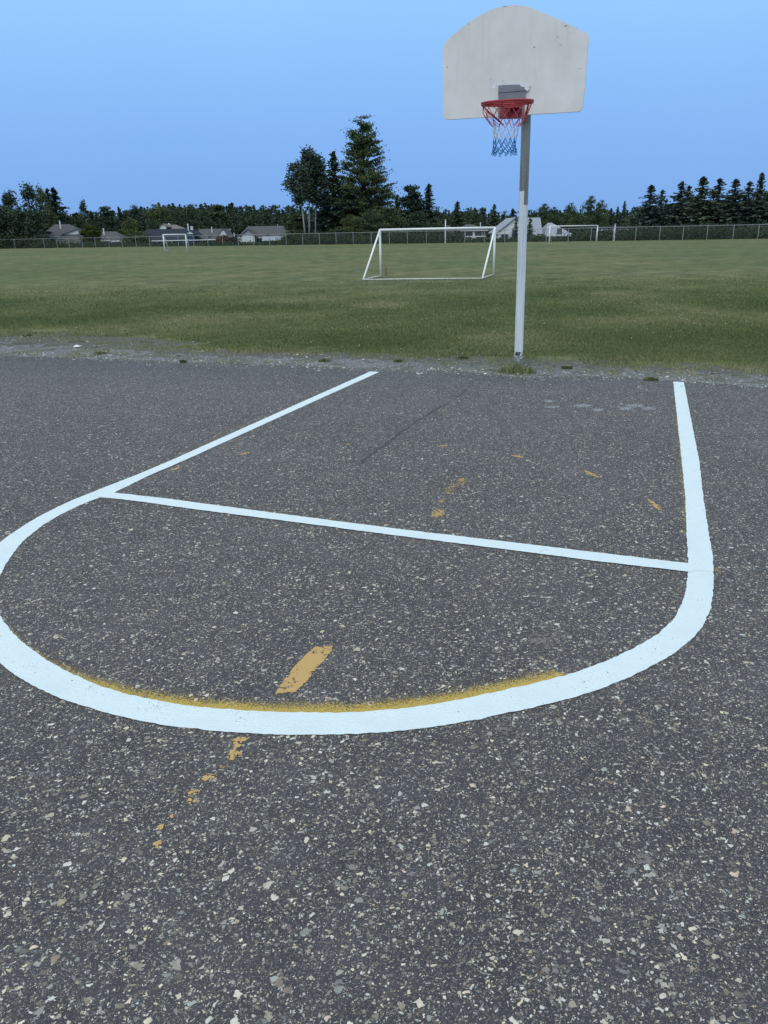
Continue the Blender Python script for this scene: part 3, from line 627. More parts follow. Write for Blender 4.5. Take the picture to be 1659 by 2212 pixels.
# tuft of grass at the foot of the pole
c = on_tarmac([(1117, 806)])[0]; n = 520; a = rng.uniform(0, 6.283, n); r_ = rng.random(n)**.6
P = np.stack([np.cos(a)*r_*.25, np.sin(a)*r_*.20, 0*a], 1)
o = blades(P, (.05+.12*rng.random(n))*(1.15-r_*.7), .007+.004*rng.random(n), np.clip(rng.normal(.55, .25, n), 0, 1), M['blades'], 'grass_tuft'); o.location = (c[0], c[1]+.05, c[2]-.003)
tag(o, 'shaggy tuft of long grass at the foot of the hoop pole', 'grass tuft')
# litter in the scuffed corner
c = on_tarmac([(166, 750)])[0]; b = MB(); b.add([(-.06, 0, .0), (.03, -.02, .006), (.065, .03, .012), (-.02, .04, .03), (-.05, .025, .012)], [(0, 1, 2, 3, 4)]); b.add([(-.06, 0, -.002), (.03, -.02, .004), (.065, .03, .008), (-.02, .04, .024), (-.05, .025, .008)], [(4, 3, 2, 1, 0)])
tag(b.build('paper_scrap', M['paper'], None, (c[0], c[1], terrain(np.array([c[0]]), np.array([c[1]]))[0]+.02)), 'small crumpled white paper scrap on the scuffed dirt at left', 'litter')

# ------------------------------------------------------------------ goals
def goal(pts, r, label, mat, rear=True, front_feet=None):
    """pts: field coordinates of left post, right post, left rear foot, right rear foot; top height"""
    lp, rp, lr, rrp, H = pts; o0 = (lp+rp)/2; g = empty('soccer_goal', o0, 0, label=label, cat='soccer goal', group='soccer goals on the field')
    q_ = lambda p, z=0: Vector((p.x, p.y, 0)) - Vector((o0.x, o0.y, 0)) + UP*z
    MB().tube([q_(lp, H), q_(rp, H)], r, 12).build('crossbar', mat, g, sm=True)
    for p in (lp, rp): MB().tube([q_(p, 0), q_(p, H+r*.6)], r, 12).build('post', mat, g, sm=True)
    for p, s in ((lp, lr), (rp, rrp)):
        MB().tube([q_(p, H), q_(s, r)], r*.8, 10).build('backstay', mat, g, sm=True)
        MB().tube([q_(p, r), q_((p+s)/2, r*1.3), q_(s, r)], r*.6, 8).build('side_rail', M['rustpipe'], g, sm=True)
    if rear: MB().tube([q_(lr, r), q_((lr+rrp)/2, r*1.2), q_(rrp, r)], r*.6, 8).build('ground_bar', M['rustpipe'], g, sm=True)
    return g
f_ = on_field
def fu(u, Y): q_ = rays((u, 530))[0]; return Vector((q_[0]/q_[1]*Y, Y, GZ))
goal((f_(822.5, 599), f_(1066, 595.5), f_(784.5, 607), f_(1042, 604), 1.84), .045, 'nearest white soccer goal, seen from behind in the middle of the field', M['whitepipe'])
lp, rp = f_(356, 543.5), f_(404, 542); goal((lp, rp, fu(364.6, lp.y+2.2), fu(409, rp.y+2.2), 2.0), .065, 'small far soccer goal standing before the dark roofed houses at left', M['whitepipe'], False)
lp, rp = f_(1186, 528), f_(1288.5, 524); goal((lp, rp, fu(1190, lp.y+2.2), fu(1285.5, rp.y+2.2), 2.12), .06, 'far soccer goal on the right, behind the hoop pole', M['whitepipe'], False)
c = f_(834, 596); st = MB(); st.box((0, 0, .18), (.10, .06, .36)); tag(st.build('wooden_stake', M['wood'], None, c), 'short weathered stake beside the left post of the nearest goal', 'stake')

# ------------------------------------------------------------------ chain link fence
FP = [(-260, 541.5), (-150, 540), (-60, 538.5), (30, 537), (94, 535.5), (122, 535.2), (148, 534.9), (177, 534.5), (205, 534.2), (235, 533.8), (263, 533.5), (293, 533.1), (323, 532.8), (354, 532.4), (385, 532), (418, 531.6), (449, 531.3), (481, 531), (514.6, 530.6), (548, 530.2), (582, 529.9), (618, 529.6), (654, 529.2), (690, 528.8), (726, 528.5), (763, 528.1), (802, 527.6), (841, 527.2), (880, 526.8), (921, 526.2), (962.7, 525.7), (1004, 525), (1046, 524.4), (1090, 523.8), (1134, 523.1), (1180, 522.3), (1227, 521.8), (1276, 521.4), (1324, 520.6), (1372, 519.9), (1424, 519.1), (1474, 518.4), (1526, 517.6), (1582, 516.6), (1636, 515.8), (1692, 514.8), (1750, 513.8), (1810, 512.8), (1880, 511.6)]
FPW = [f_(u, v) for u, v in FP]
# keep the fence line straight: fit the distances smoothly
Xf = np.array([p.x for p in FPW]); Yf = np.array([p.y for p in FPW]); cf = np.polyfit(np.array([u for u, _ in FP]), Yf, 2); 
FPW = [f_(u, v) for u, v in FP]
FPW = [Vector((rays((u, 520))[0][0]/rays((u, 520))[0][1]*float(np.polyval(cf, u)), float(np.polyval(cf, u)), GZ)) for u, _ in FP]
FH = 1.85
fo = FPW[len(FPW)//2]; fence = empty('chain_link_fence', fo, 0, label='long grey chain link fence along the far side of the field', cat='fence')
for k, p in enumerate(FPW):
    MB().tube([p-fo+UP*-.1, p-fo+UP*(FH+.06)], .042, 8).build('fence_post', M['galv'], fence)
MB().tube([p-fo+UP*FH for p in FPW], .030, 6).build('top_rail', M['galv'], fence)
wv = []; wf = []
W = .0017
for a, b in zip(FPW[:-1], FPW[1:]):
    d_ = (b-a); Ls = d_.length; d_.normalize(); k = int(Ls/.075)
    for i_ in range(k):
        for s in (0, 1):
            # slanting wires clipped at panel ends
            for seg in range(2):
                x0 = i_*.075 + seg*0; pass
            x0 = i_*.075; x1 = x0 + (1.78 if s else -1.78); z0, z1 = .03, FH-.02
            if x1 > Ls: z1 = z0 + (z1-z0)*(Ls-x0)/(x1-x0); x1 = Ls
            if x1 < 0: z1 = z0 + (z1-z0)*(x0)/(x0-x1); x1 = 0
            p0 = a + d_*x0 - fo + UP*z0; p1 = a + d_*x1 - fo + UP*z1; w2 = d_*W
            b0 = len(wv); wv += [p0-w2, p0+w2, p1+w2, p1-w2]; wf.append((b0, b0+1, b0+2, b0+3))
    for s in (0, 1):       # wires starting above the ground at the panel ends
        for i_ in range(1, 24):
            z0 = i_*.075; x0 = 0 if s else Ls; L_ = (FH-.02-z0)*1.78/1.8
            if z0 > FH-.1: continue
            x1 = x0 + (min(L_, Ls) if s else -min(L_, Ls)); z1 = z0 + abs(x1-x0)*1.8/1.78
            p0 = a + d_*x0 - fo + UP*z0; p1 = a + d_*x1 - fo + UP*z1; w2 = d_*W
            b0 = len(wv); wv += [p0-w2, p0+w2, p1+w2, p1-w2]; wf.append((b0, b0+1, b0+2, b0+3))
mesh_np('wire_mesh', np.array([tuple(v) for v in wv]), np.array(wf), M['wire'], fence)
def fence_y(u): return float(np.polyval(cf, u))
def ax(u, Y): r = rays((u, 500))[0]; return r[0]/r[1]*Y
# tall poles by the fence
def pole_thing(u, vtop, Y, r, label, capm=None, name='utility_pole', cat='pole'):
    t_ = at(u, vtop, Y); p = Vector((t_.x, Y, GZ)); o = empty(name, p, 0, label=label, cat=cat)
    MB().tube([(0, 0, 0), (0, 0, t_.z-GZ)], r, 8).build('shaft', M['whitepipe'], o)
    MB().box((0, 0, t_.z-GZ+.06), (r*3, r*3, .12)).build('cap', M['galv'], o)
pole_thing(962.5, 475, fence_y(962)+1.2, .10, 'tall white post behind the fence, inside the frame of the nearest goal')
pole_thing(1329, 485, fence_y(1329)+.8, .09, 'white post with a cap behind the fence right of the right goal')

# ------------------------------------------------------------------ trees
def leaves(Cn, s, tone):
    """random little quads"""
    n = len(Cn); a = rng.normal(0, 1, (n, 3)); a /= np.linalg.norm(a, axis=1)[:, None]; b = rng.normal(0, 1, (n, 3)); b -= a*(a*b).sum(1)[:, None]; b /= np.linalg.norm(b, axis=1)[:, None]
    s = s[:, None]; V = np.stack([Cn-a*s, Cn+b*s*.6, Cn+a*s, Cn-b*s*.6], 1)
    return V.reshape(-1, 3), (np.arange(n)*4)[:, None]+np.arange(4)[None], np.repeat(tone, 4)
def conifer_mesh(H, Rr, seed, gappy=.15, droop=.25, whorl=.42, spread=.30, power=.85, base=.05, leafs=.26):
    r = np.random.default_rng(seed); C_ = []; T = []
    z = base*H
    while z < H*.985:
        f = (z-base*H)/(H*(1-base)); L_ = Rr*(1-f)**power*(.85+.3*r.random())*(1+.22*math.sin(z*2.4+seed)) + .12
        nb = max(4, int(5+6*(1-f)))
        for k in range(nb):
            if r.random() < gappy: continue
            a = r.uniform(0, 6.283); Lb = L_*r.uniform(.55, 1.18); m = max(3, int(Lb/ .20))
            t = np.linspace(.12, 1, m); rad = Lb*t; zz = z - droop*Lb*t + .30*Lb*t**3*.6
            side = r.normal(0, 1, m)*spread*(1.15-t)*Lb*.55
            x = np.cos(a)*rad - np.sin(a)*side; y = np.sin(a)*rad + np.cos(a)*side
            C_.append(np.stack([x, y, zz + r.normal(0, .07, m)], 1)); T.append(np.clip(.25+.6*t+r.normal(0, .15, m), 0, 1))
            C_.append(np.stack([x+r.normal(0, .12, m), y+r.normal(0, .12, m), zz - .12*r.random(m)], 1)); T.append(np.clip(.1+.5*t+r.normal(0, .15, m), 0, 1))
        z += whorl*(.6+.5*(1-f))
    for k in range(14): C_.append(np.array([[r.normal(0, .05), r.normal(0, .05), H*(.955+.045*k/13)]])); T.append(np.array([.5]))
    C_ = np.concatenate(C_); T = np.concatenate(T)
    return leaves(C_, leafs*(.6+.7*r.random(len(C_))), T)
def crown_mesh(prof, H, seed, nclump=90, per=60, cs=.6, ls=.24, fill=.55, feather=0):
    """prof: list of (height fraction, radius)"""
    r = np.random.default_rng(seed); pz = np.array([p[0] for p in prof]); pr = np.array([p[1] for p in prof])
    zs = r.uniform(pz[0], pz[-1], nclump*3); w = np.interp(zs, pz, pr); keep = r.random(len(zs)) < w/w.max(); zs = zs[keep][:nclump]
    if len(zs) < nclump: zs = np.r_[zs, r.uniform(pz[0], pz[-1], nclump-len(zs))]
    R_ = np.interp(zs, pz, pr); a = r.uniform(0, 6.283, len(zs)); rad = R_*(r.random(len(zs))**fill)*(.88+.3*r.random(len(zs)))
    cc = np.stack([np.cos(a)*rad, np.sin(a)*rad, zs*H], 1); C_ = []; T = []
    for c in cc:
        k = int(per*r.uniform(.5, 1.4)); s = cs*r.uniform(.6, 1.25)
        if feather < 0: C_.append(c + r.normal(0, 1, (k, 3))*np.array([s*.62, s*.62, s*-feather]))
        elif feather:
            u_ = c[:2]/(np.hypot(*c[:2])+1e-6); q_ = r.normal(0, 1, (k, 3)); rad_ = q_[:, 0]*s*feather; tan_ = q_[:, 1]*s*.5
            C_.append(c + np.stack([u_[0]*rad_-u_[1]*tan_, u_[1]*rad_+u_[0]*tan_, q_[:, 2]*s*.32 + .22*rad_], 1))
        else: C_.append(c + r.normal(0, 1, (k, 3))*np.array([s, s, s*.55]))
        T.append(np.clip(r.uniform(.15, .75) + r.normal(0, .18, k), 0, 1))
    C_ = np.concatenate(C_); T = np.concatenate(T); C_[:, 2] = np.maximum(C_[:, 2], .1)
    return leaves(C_, ls*(.6+.8*r.random(len(C_))), T), cc
def limbs(cc, H, seed, r0, start=.25, every=4):
    m = MB(); r = random.Random(seed)
    m.tube([(0, 0, -.3), (r.uniform(-.1, .1), 0, H*.3), (r.uniform(-.2, .2), r.uniform(-.2, .2), H*.65), (0, 0, H*.95)], [r0, r0*.8, r0*.45, r0*.08], 8)
    for c in list(cc)[::every]:
        z0 = max(H*start*.6, c[2]-math.hypot(c[0], c[1])*.9-.5); f = z0/H
        m.tube([(0, 0, z0), (c[0]*.5, c[1]*.5, (z0+c[2])/2), tuple(c)], [r0*.4*(1.1-f), r0*.2, r0*.06], 5)
    return m
proto = {}; NAT = {}
def make_proto(kind, name, crown, mat, trunk_mb, trunk_mat, H):
    cm = bpy.data.meshes.new('crown'); V, Fc, T = crown
    root = bpy.data.objects.new(name, None); root.empty_display_size = .3
    o = mesh_np('crown', V, Fc, mat, root, col_attr=T); t_ = trunk_mb.build('trunk', trunk_mat, root, sm=True)
    proto[kind] = (root, o, t_, H); NAT[kind] = float(np.percentile(np.abs(V[:, 0]), 99.3))*(.80 if mat in (M['spruce'], M['conifer']) else .92)
def simple_trunk(H, r0, lean=0): return MB().tube([(0, 0, -.3), (lean*.3, 0, H*.4), (lean, 0, H*.96)], [r0, r0*.7, r0*.1], 8)
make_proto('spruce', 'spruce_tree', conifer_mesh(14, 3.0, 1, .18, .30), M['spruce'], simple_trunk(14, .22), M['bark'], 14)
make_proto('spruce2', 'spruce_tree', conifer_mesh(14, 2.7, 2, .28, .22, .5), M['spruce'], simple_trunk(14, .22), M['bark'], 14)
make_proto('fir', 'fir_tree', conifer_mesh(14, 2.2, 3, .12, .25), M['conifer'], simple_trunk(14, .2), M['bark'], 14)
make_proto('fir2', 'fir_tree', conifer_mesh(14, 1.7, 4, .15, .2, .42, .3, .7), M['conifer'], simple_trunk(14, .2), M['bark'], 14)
cr, cc = crown_mesh([(.12, 2.0), (.3, 3.2), (.55, 3.3), (.8, 2.2), (.98, .5)], 12, 5, 70, 60, .60, .22); make_proto('round', 'broadleaf_tree', cr, M['leaf'], limbs(cc, 12, 5, .2), M['bark'], 12)
cr, cc = crown_mesh([(.08, 1.8), (.35, 2.5), (.65, 1.9), (.98, .35)], 12, 6, 66, 60, .5, .20, .55, -1.35); make_proto('tall', 'broadleaf_tree', cr, M['poplar'], limbs(cc, 12, 6, .2), M['bark'], 12)
cr, cc = crown_mesh([(.05, 1.3), (.3, 2.2), (.6, 2.0), (.98, .4)], 9, 16, 60, 80, .42, .2, .4); make_proto('dark', 'dark_tree', cr, M['conifer'], limbs(cc, 9, 16, .2), M['bark'], 9)
Hb = 27.
cr, cc = crown_mesh([(.05, 6.5), (.16, 7.6), (.30, 7.2), (.45, 6.6), (.55, 5.6), (.65, 4.6), (.78, 3.3), (.90, 1.9), (.97, .9), (1.0, .25)], Hb, 9, 520, 88, .66, .22, .5, 1.35); make_proto('big', 'cottonwood_tree', cr, M['leaf'], limbs(cc, Hb, 9, .55, .2, 5), M['bark'], Hb)
Hp = 19.
for kx, sd in (('aspen', 10), ('aspen2', 12), ('aspen3', 14)):
    cr, cc = crown_mesh([(.47, .9), (.56, 1.9), (.72, 2.0), (.88, 1.4), (.99, .5)], Hp, sd, 80, 58, .58, .21, .6, -.95)
    make_proto(kx, 'aspen_tree', cr, M['poplar'], limbs(cc, Hp, sd, .13, .6, 5), M['whitebark'], Hp)
cr, cc = crown_mesh([(.03, 1.0), (.3, 1.15), (.6, 1.0), (.98, .35)], 3, 20, 60, 60, .28, .12, .4); make_proto('bush', 'bush', cr, M['leaf'], limbs(cc, 3, 20, .06), M['bark'], 3)
cr, cc = crown_mesh([(.02, 1.4), (.4, 1.5), (.75, 1.35), (.98, .9)], 3.4, 21, 110, 90, .25, .11, .35); make_proto('cedar', 'hedge_cedar', cr, M['cedar'], limbs(cc, 3.4, 21, .08), M['bark'], 3.4)
cr, cc = crown_mesh([(.03, 1.2), (.4, 1.5), (.98, .5)], 2.6, 22, 60, 60, .28, .12, .4); make_proto('redbush', 'red_leaved_bush', cr, M['redleaf'], limbs(cc, 2.6, 22, .06), M['bark'], 2.6)
used = set()
def tree(kind, u, vtop, Y, halfw=None, label='', group='trees beyond the fence', cat='tree', tilt=0, z0=GZ, ub=None):
    """a tree whose top reaches vtop; halfw, the crown's half width in picture units"""
    Y = max(Y, fence_y(u) + 4); root, cr_, tr_, H = proto[kind]; t_ = at(u, vtop, Y); s = (t_.z - z0)/H
    if kind in used: r_ = root.copy(); c2, t2 = cr_.copy(), tr_.copy()
    else: used.add(kind); r_, c2, t2 = root, cr_, tr_; col.objects.unlink(cr_); col.objects.unlink(tr_)
    for o in (r_, c2, t2): col.objects.link(o)
    c2.parent = r_; t2.parent = r_
    nat = NAT[kind]; sx = s
    if halfw: sx = halfw/F_PX*Y/.93/nat
    xb = t_.x
    if ub: xb = fu(ub, Y).x; tilt = math.atan2(t_.x-xb, t_.z-z0)
    r_.location = (xb, Y, z0); r_.scale = (sx, sx, s); r_.rotation_euler = (0, tilt, random.uniform(0, 6.283) if not tilt else 0)
    tag(r_, label, cat, group); return r_
S_, F_, F2, RD, TL, DK = 'spruce', 'fir', 'fir2', 'round', 'tall', 'dark'
trees = [
 (TL, 18, 417, 172, 30, 'leafy tree at the very left edge, in front of the dark wood'), (TL, 58, 401, 176, 26, 'tall leafy tree left of the paired dark firs'), (TL, 86, 408, 203, 22, 'pale leafy tree directly left of the dark firs'),
 (F2, 101, 407, 206, 16, 'slim dark fir, left of the pair at far left'), (F_, 114, 406, 208, 27, 'dark fir with the steep right flank, right of the pair at far left'), (TL, 40, 452, 166, 22, 'bushy tree low in front of the far left group'), (RD, -20, 430, 175, 40, 'tree cut by the left picture edge'), (DK, 80, 472, 185, 18, 'dark bushy tree below the paired firs'), (RD, 8, 484, 160, 26, 'low bushy tree near the fence at the left edge'), (DK, 138, 464, 215, 14, 'dark low tree right of the paired firs, behind the grey roof'),
 (TL, 178, 436, 215, 15, 'wispy pale tree above the grey house with the cedar'), (F_, 165, 459, 220, 12, 'small fir left of the wispy pale tree'), (F_, 196, 456, 218, 13, 'small fir right of the wispy pale tree'), (F2, 207, 464, 225, 8, 'tiny slim fir beside the wispy pale tree'),
 (DK, 225, 446, 235, 17, 'dark rounded tree above the house with the tall white pipe'), (F_, 258, 450, 240, 11, 'small dark fir left of the middle treeline'), (TL, 290, 446, 245, 16, 'leafy tree in the left treeline before it rises'), (F_, 270, 455, 240, 10, 'second small dark fir in the left treeline'),
 (RD, 335, 440, 250, 24, 'broad tree starting the raised treeline over the dark roof'), (RD, 376, 444, 255, 20, 'broad tree over the white tipped tan roof'), (RD, 413, 440, 255, 24, 'broad tree over the dark roof, crown tallest there'),
 (DK, 470, 442, 260, 20, 'dark round crown over the white gable'), (RD, 278, 470, 205, 20, 'green garden tree between the left houses'), (RD, 330, 474, 200, 16, 'garden tree behind the left end of the dark roof'),
 ('aspen', 641, 340, 152, 26, 'left white stemmed aspen of the three'), ('aspen2', 667, 321, 154, 28, 'middle and tallest white stemmed aspen'), ('aspen3', 684, 338, 156, 24, 'right white stemmed aspen of the three'),
 (F2, 719, 328, 160, 26, 'tall narrow dark fir between the aspens and the great cottonwood'), (F_, 700, 395, 158, 22, 'shorter dark fir behind the aspen stems'), ('big', 781, 249, 162, None, 'great cottonwood, the tallest tree of all'),
 (DK, 740, 400, 158, 30, 'dark tree under the left side of the great cottonwood'), (RD, 845, 440, 156, 26, 'leafy tree under the right skirts of the great cottonwood'), (F_, 858, 420, 170, 14, 'small fir just right of the great cottonwood'), (DK, 887, 400, 168, 24, 'dark rounded tree right of the great cottonwood'), (F_, 926, 397, 166, 20, 'pointed fir standing at the right end of the middle group'),
 (RD, 905, 455, 158, 26, 'bushy green tree below the rounded dark one'), (RD, 800, 450, 150, 28, 'leafy understory tree in front of the great cottonwood'), (RD, 755, 462, 149, 22, 'small leafy tree left in front of the great cottonwood'), (RD, 950, 478, 158, 16, 'low bush tree at the right end of the middle group'), (DK, 640, 462, 165, 22, 'dark shrubby tree left of the aspen stems'), (DK, 700, 455, 164, 30, 'dark tree behind the aspen stems'),
 (F_, 988, 435, 240, 15, 'lone pointed fir above the nearest goal crossbar'), (RD, 1018, 452, 250, 18, 'round tree right of the lone fir above the crossbar'), (S_, 1068, 441, 190, 17, 'ragged spruce above the right top corner of the nearest goal'), (F_, 1108, 451, 210, 12, 'small fir left of the hoop pole'),
 (S_, 1115, 470, 142, 7, 'spruce in front of the white gabled house, left of the pole'), (S_, 1146, 462, 141, 8, 'spruce in front of the white house, right of the pole'), (RD, 1176, 439, 215, 18, 'round crowned tree above the white house'), (RD, 1197, 446, 220, 16, 'second round tree above the white house roof end'), (RD, 1235, 437, 215, 13, 'narrow leafy tree above the right goal'),
 (RD, 1277, 422, 205, 17, 'tall bushy tree right of the right goal crossbar'), (RD, 1301, 431, 205, 14, 'bushy tree right beside the tall bushy one'), (RD, 1250, 462, 190, 22, 'low bushy tree behind the pale roof at right'),
 (F2, 1350, 434, 230, 7, 'thin spire in the gap before the row of spruces'), (F2, 1335, 446, 230, 7, 'short spire in the gap before the row of spruces'), (F2, 1321, 450, 232, 9, 'blunt short spire in the gap before the row of spruces'),
 (S_, 1408, 400, 150, 28, 'ragged spruce at the left end of the row'), ('spruce2', 1432, 411, 152, 20, 'second spruce of the row, shorter and slimmer'), (S_, 1474, 392, 150, 27, 'third spruce of the row'), ('spruce2', 1489, 401, 153, 22, 'fourth spruce of the row, partly hidden'), (S_, 1521, 382, 148, 32, 'broad twin topped spruce in the middle of the row'), ('spruce2', 1556, 385, 149, 28, 'spruce right of the broad twin topped one'), (S_, 1591, 387, 146, 28, 'spruce with a thin tip towards the right edge'), ('spruce2', 1621, 393, 145, 26, 'blunt spruce near the right edge'), ('fir2', 1647, 374, 147, 18, 'slender fir reaching highest at the right edge'), (S_, 1680, 385, 145, 30, 'spruce cut by the right picture edge'),
 (DK, 1500, 425, 160, 34, 'dark tree filling behind the broad twin topped spruce'), (DK, 1585, 420, 158, 34, 'dark tree filling behind the thin tipped spruce'), (DK, 1665, 415, 156, 30, 'dark tree filling behind the slender fir'),
 (RD, 1380, 455, 165, 20, 'leafy tree filling left of the spruce row'), (DK, 1450, 440, 158, 34, 'dark low tree behind the spruce row, left'), (DK, 1540, 435, 158, 36, 'dark low tree behind the spruce row, middle'), (DK, 1630, 430, 152, 36, 'dark low tree behind the spruce row, right'),
]
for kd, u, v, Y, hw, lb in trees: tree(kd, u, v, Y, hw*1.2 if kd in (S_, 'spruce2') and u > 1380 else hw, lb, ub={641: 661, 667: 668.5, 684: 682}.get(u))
for kd, u, v, Y, hw, lb, ct in [('cedar', 193, 487, 178, 18, 'round topped olive cedar between the two left houses', 'hedge'), ('redbush', 482, 508, 160, 17, 'reddish brown bush before the white gable', 'bush'), ('redbush', 502, 511, 160, 12, 'smaller reddish bush right of the first', 'bush'),
    ('bush', 40, 505, 165, 24, 'bush by the fence at the far left', 'bush'), ('bush', 84, 509, 150, 12, 'bush below the paired firs', 'bush'), ('bush', 280, 505, 168, 18, 'bluish green shrub by the fence left of the dark house', 'bush'), ('bush', 300, 500, 170, 18, 'shrub against the left end of the dark house', 'bush'), ('bush', 630, 497, 145, 18, 'bush at the foot of the left aspen', 'bush'), ('bush', 720, 495, 146, 22, 'bush right of the aspen stems', 'bush'), ('bush', 860, 495, 145, 24, 'bush behind the left post of the nearest goal', 'bush'), ('bush', 1165, 505, 135, 14, 'bush right of the spruce by the pole', 'bush')]:
    tree(kd, u, v, Y, hw, lb, 'bushes behind the fence', ct)

# far wood: one mass
pr_u = [-400, 0, 150, 220, 300, 360, 420, 520, 620, 950, 1000, 1060, 1090, 1170, 1250, 1330, 1400, 1660, 2100]; pr_v = [455, 458, 468, 462, 455, 448, 448, 449, 451, 455, 455, 458, 463, 458, 455, 458, 452, 440, 430]
Vs = []; Fs = []; Ts = []; nb = 0
small = [conifer_mesh(10, 1.7, 40+k, .1, .2, .7, .3, .8, .0, .42) for k in range(3)]
rd = [crown_mesh([(.0, 1.8), (.4, 2.6), (.8, 1.7), (.98, .5)], 10, 50+k, 26, 26, .75, .42, .5)[0] for k in range(3)]
for row, (Y0, dv, stepu) in enumerate(((330, 0, 8), (300, 6, 9), (270, 14, 11), (235, 25, 14))):
    u = -380.
    while u < 2080:
        v = np.interp(u, pr_u, pr_v) + dv + random.uniform(-7, 7) - (5 if random.random() < .15 else 0); Y = Y0 + random.uniform(-10, 10)
        t_ = at(u, v, Y); s = (t_.z-GZ)/10; con = random.random() < (.62 if 480 < u or row == 0 else .35)
        Vm, Fm, Tm = random.choice(small if con else rd); w = s*random.uniform(.8, 1.25)*(1. if con else .95); w = max(w, .75)
        Vs.append(Vm*np.array([w, w, s]) + np.array([t_.x, Y, GZ])); Fs.append(Fm+nb); nb += len(Vm); Ts.append(np.clip(Tm*.8+random.uniform(-.1, .25), 0, 1)); u += stepu*random.uniform(.45, 1.1)
tag(mesh_np('distant_wood', np.concatenate(Vs), np.concatenate(Fs), M['wood_leaf'] if 'wood_leaf' in M else mat_foliage('far_wood_leaves', C(.022, .040, .027), C(.062, .088, .054)), col_attr=np.concatenate(Ts)), 'dark mixed wood closing the view behind the houses', 'wood', kind='stuff')
# undergrowth just behind the fence
Cn = []; T = []
for k in range(1500):
    u = random.uniform(-150, 1800); Y = fence_y(u) + random.uniform(.8, 9); x = ax(u, Y); yard = (130 < u < 610) or (990 < u < 1240)
    hh = (random.uniform(.3, .55) if yard and u > 300 else random.uniform(.4, .95) if yard else random.uniform(.6, 1.7)); s = random.uniform(.5, 1.3); m = 40 if yard else 90
    P = rng.normal(0, 1, (m, 3))*np.array([s, s*.6, hh*.45]) + np.array([x, Y, GZ+hh*.45]); P[:, 2] = np.abs(P[:, 2]-GZ)+GZ; Cn.append(P); T.append(np.clip(random.uniform(.1, .8)+rng.normal(0, .15, m), 0, 1))
Cn = np.concatenate(Cn); T = np.concatenate(T); V, Fc, T = leaves(Cn, .13*(.6+.8*rng.random(len(Cn))), T*.7)
tag(mesh_np('undergrowth', V, Fc, M['conifer'], col_attr=T), 'dark unmown undergrowth along the far side of the fence', 'undergrowth', kind='stuff')

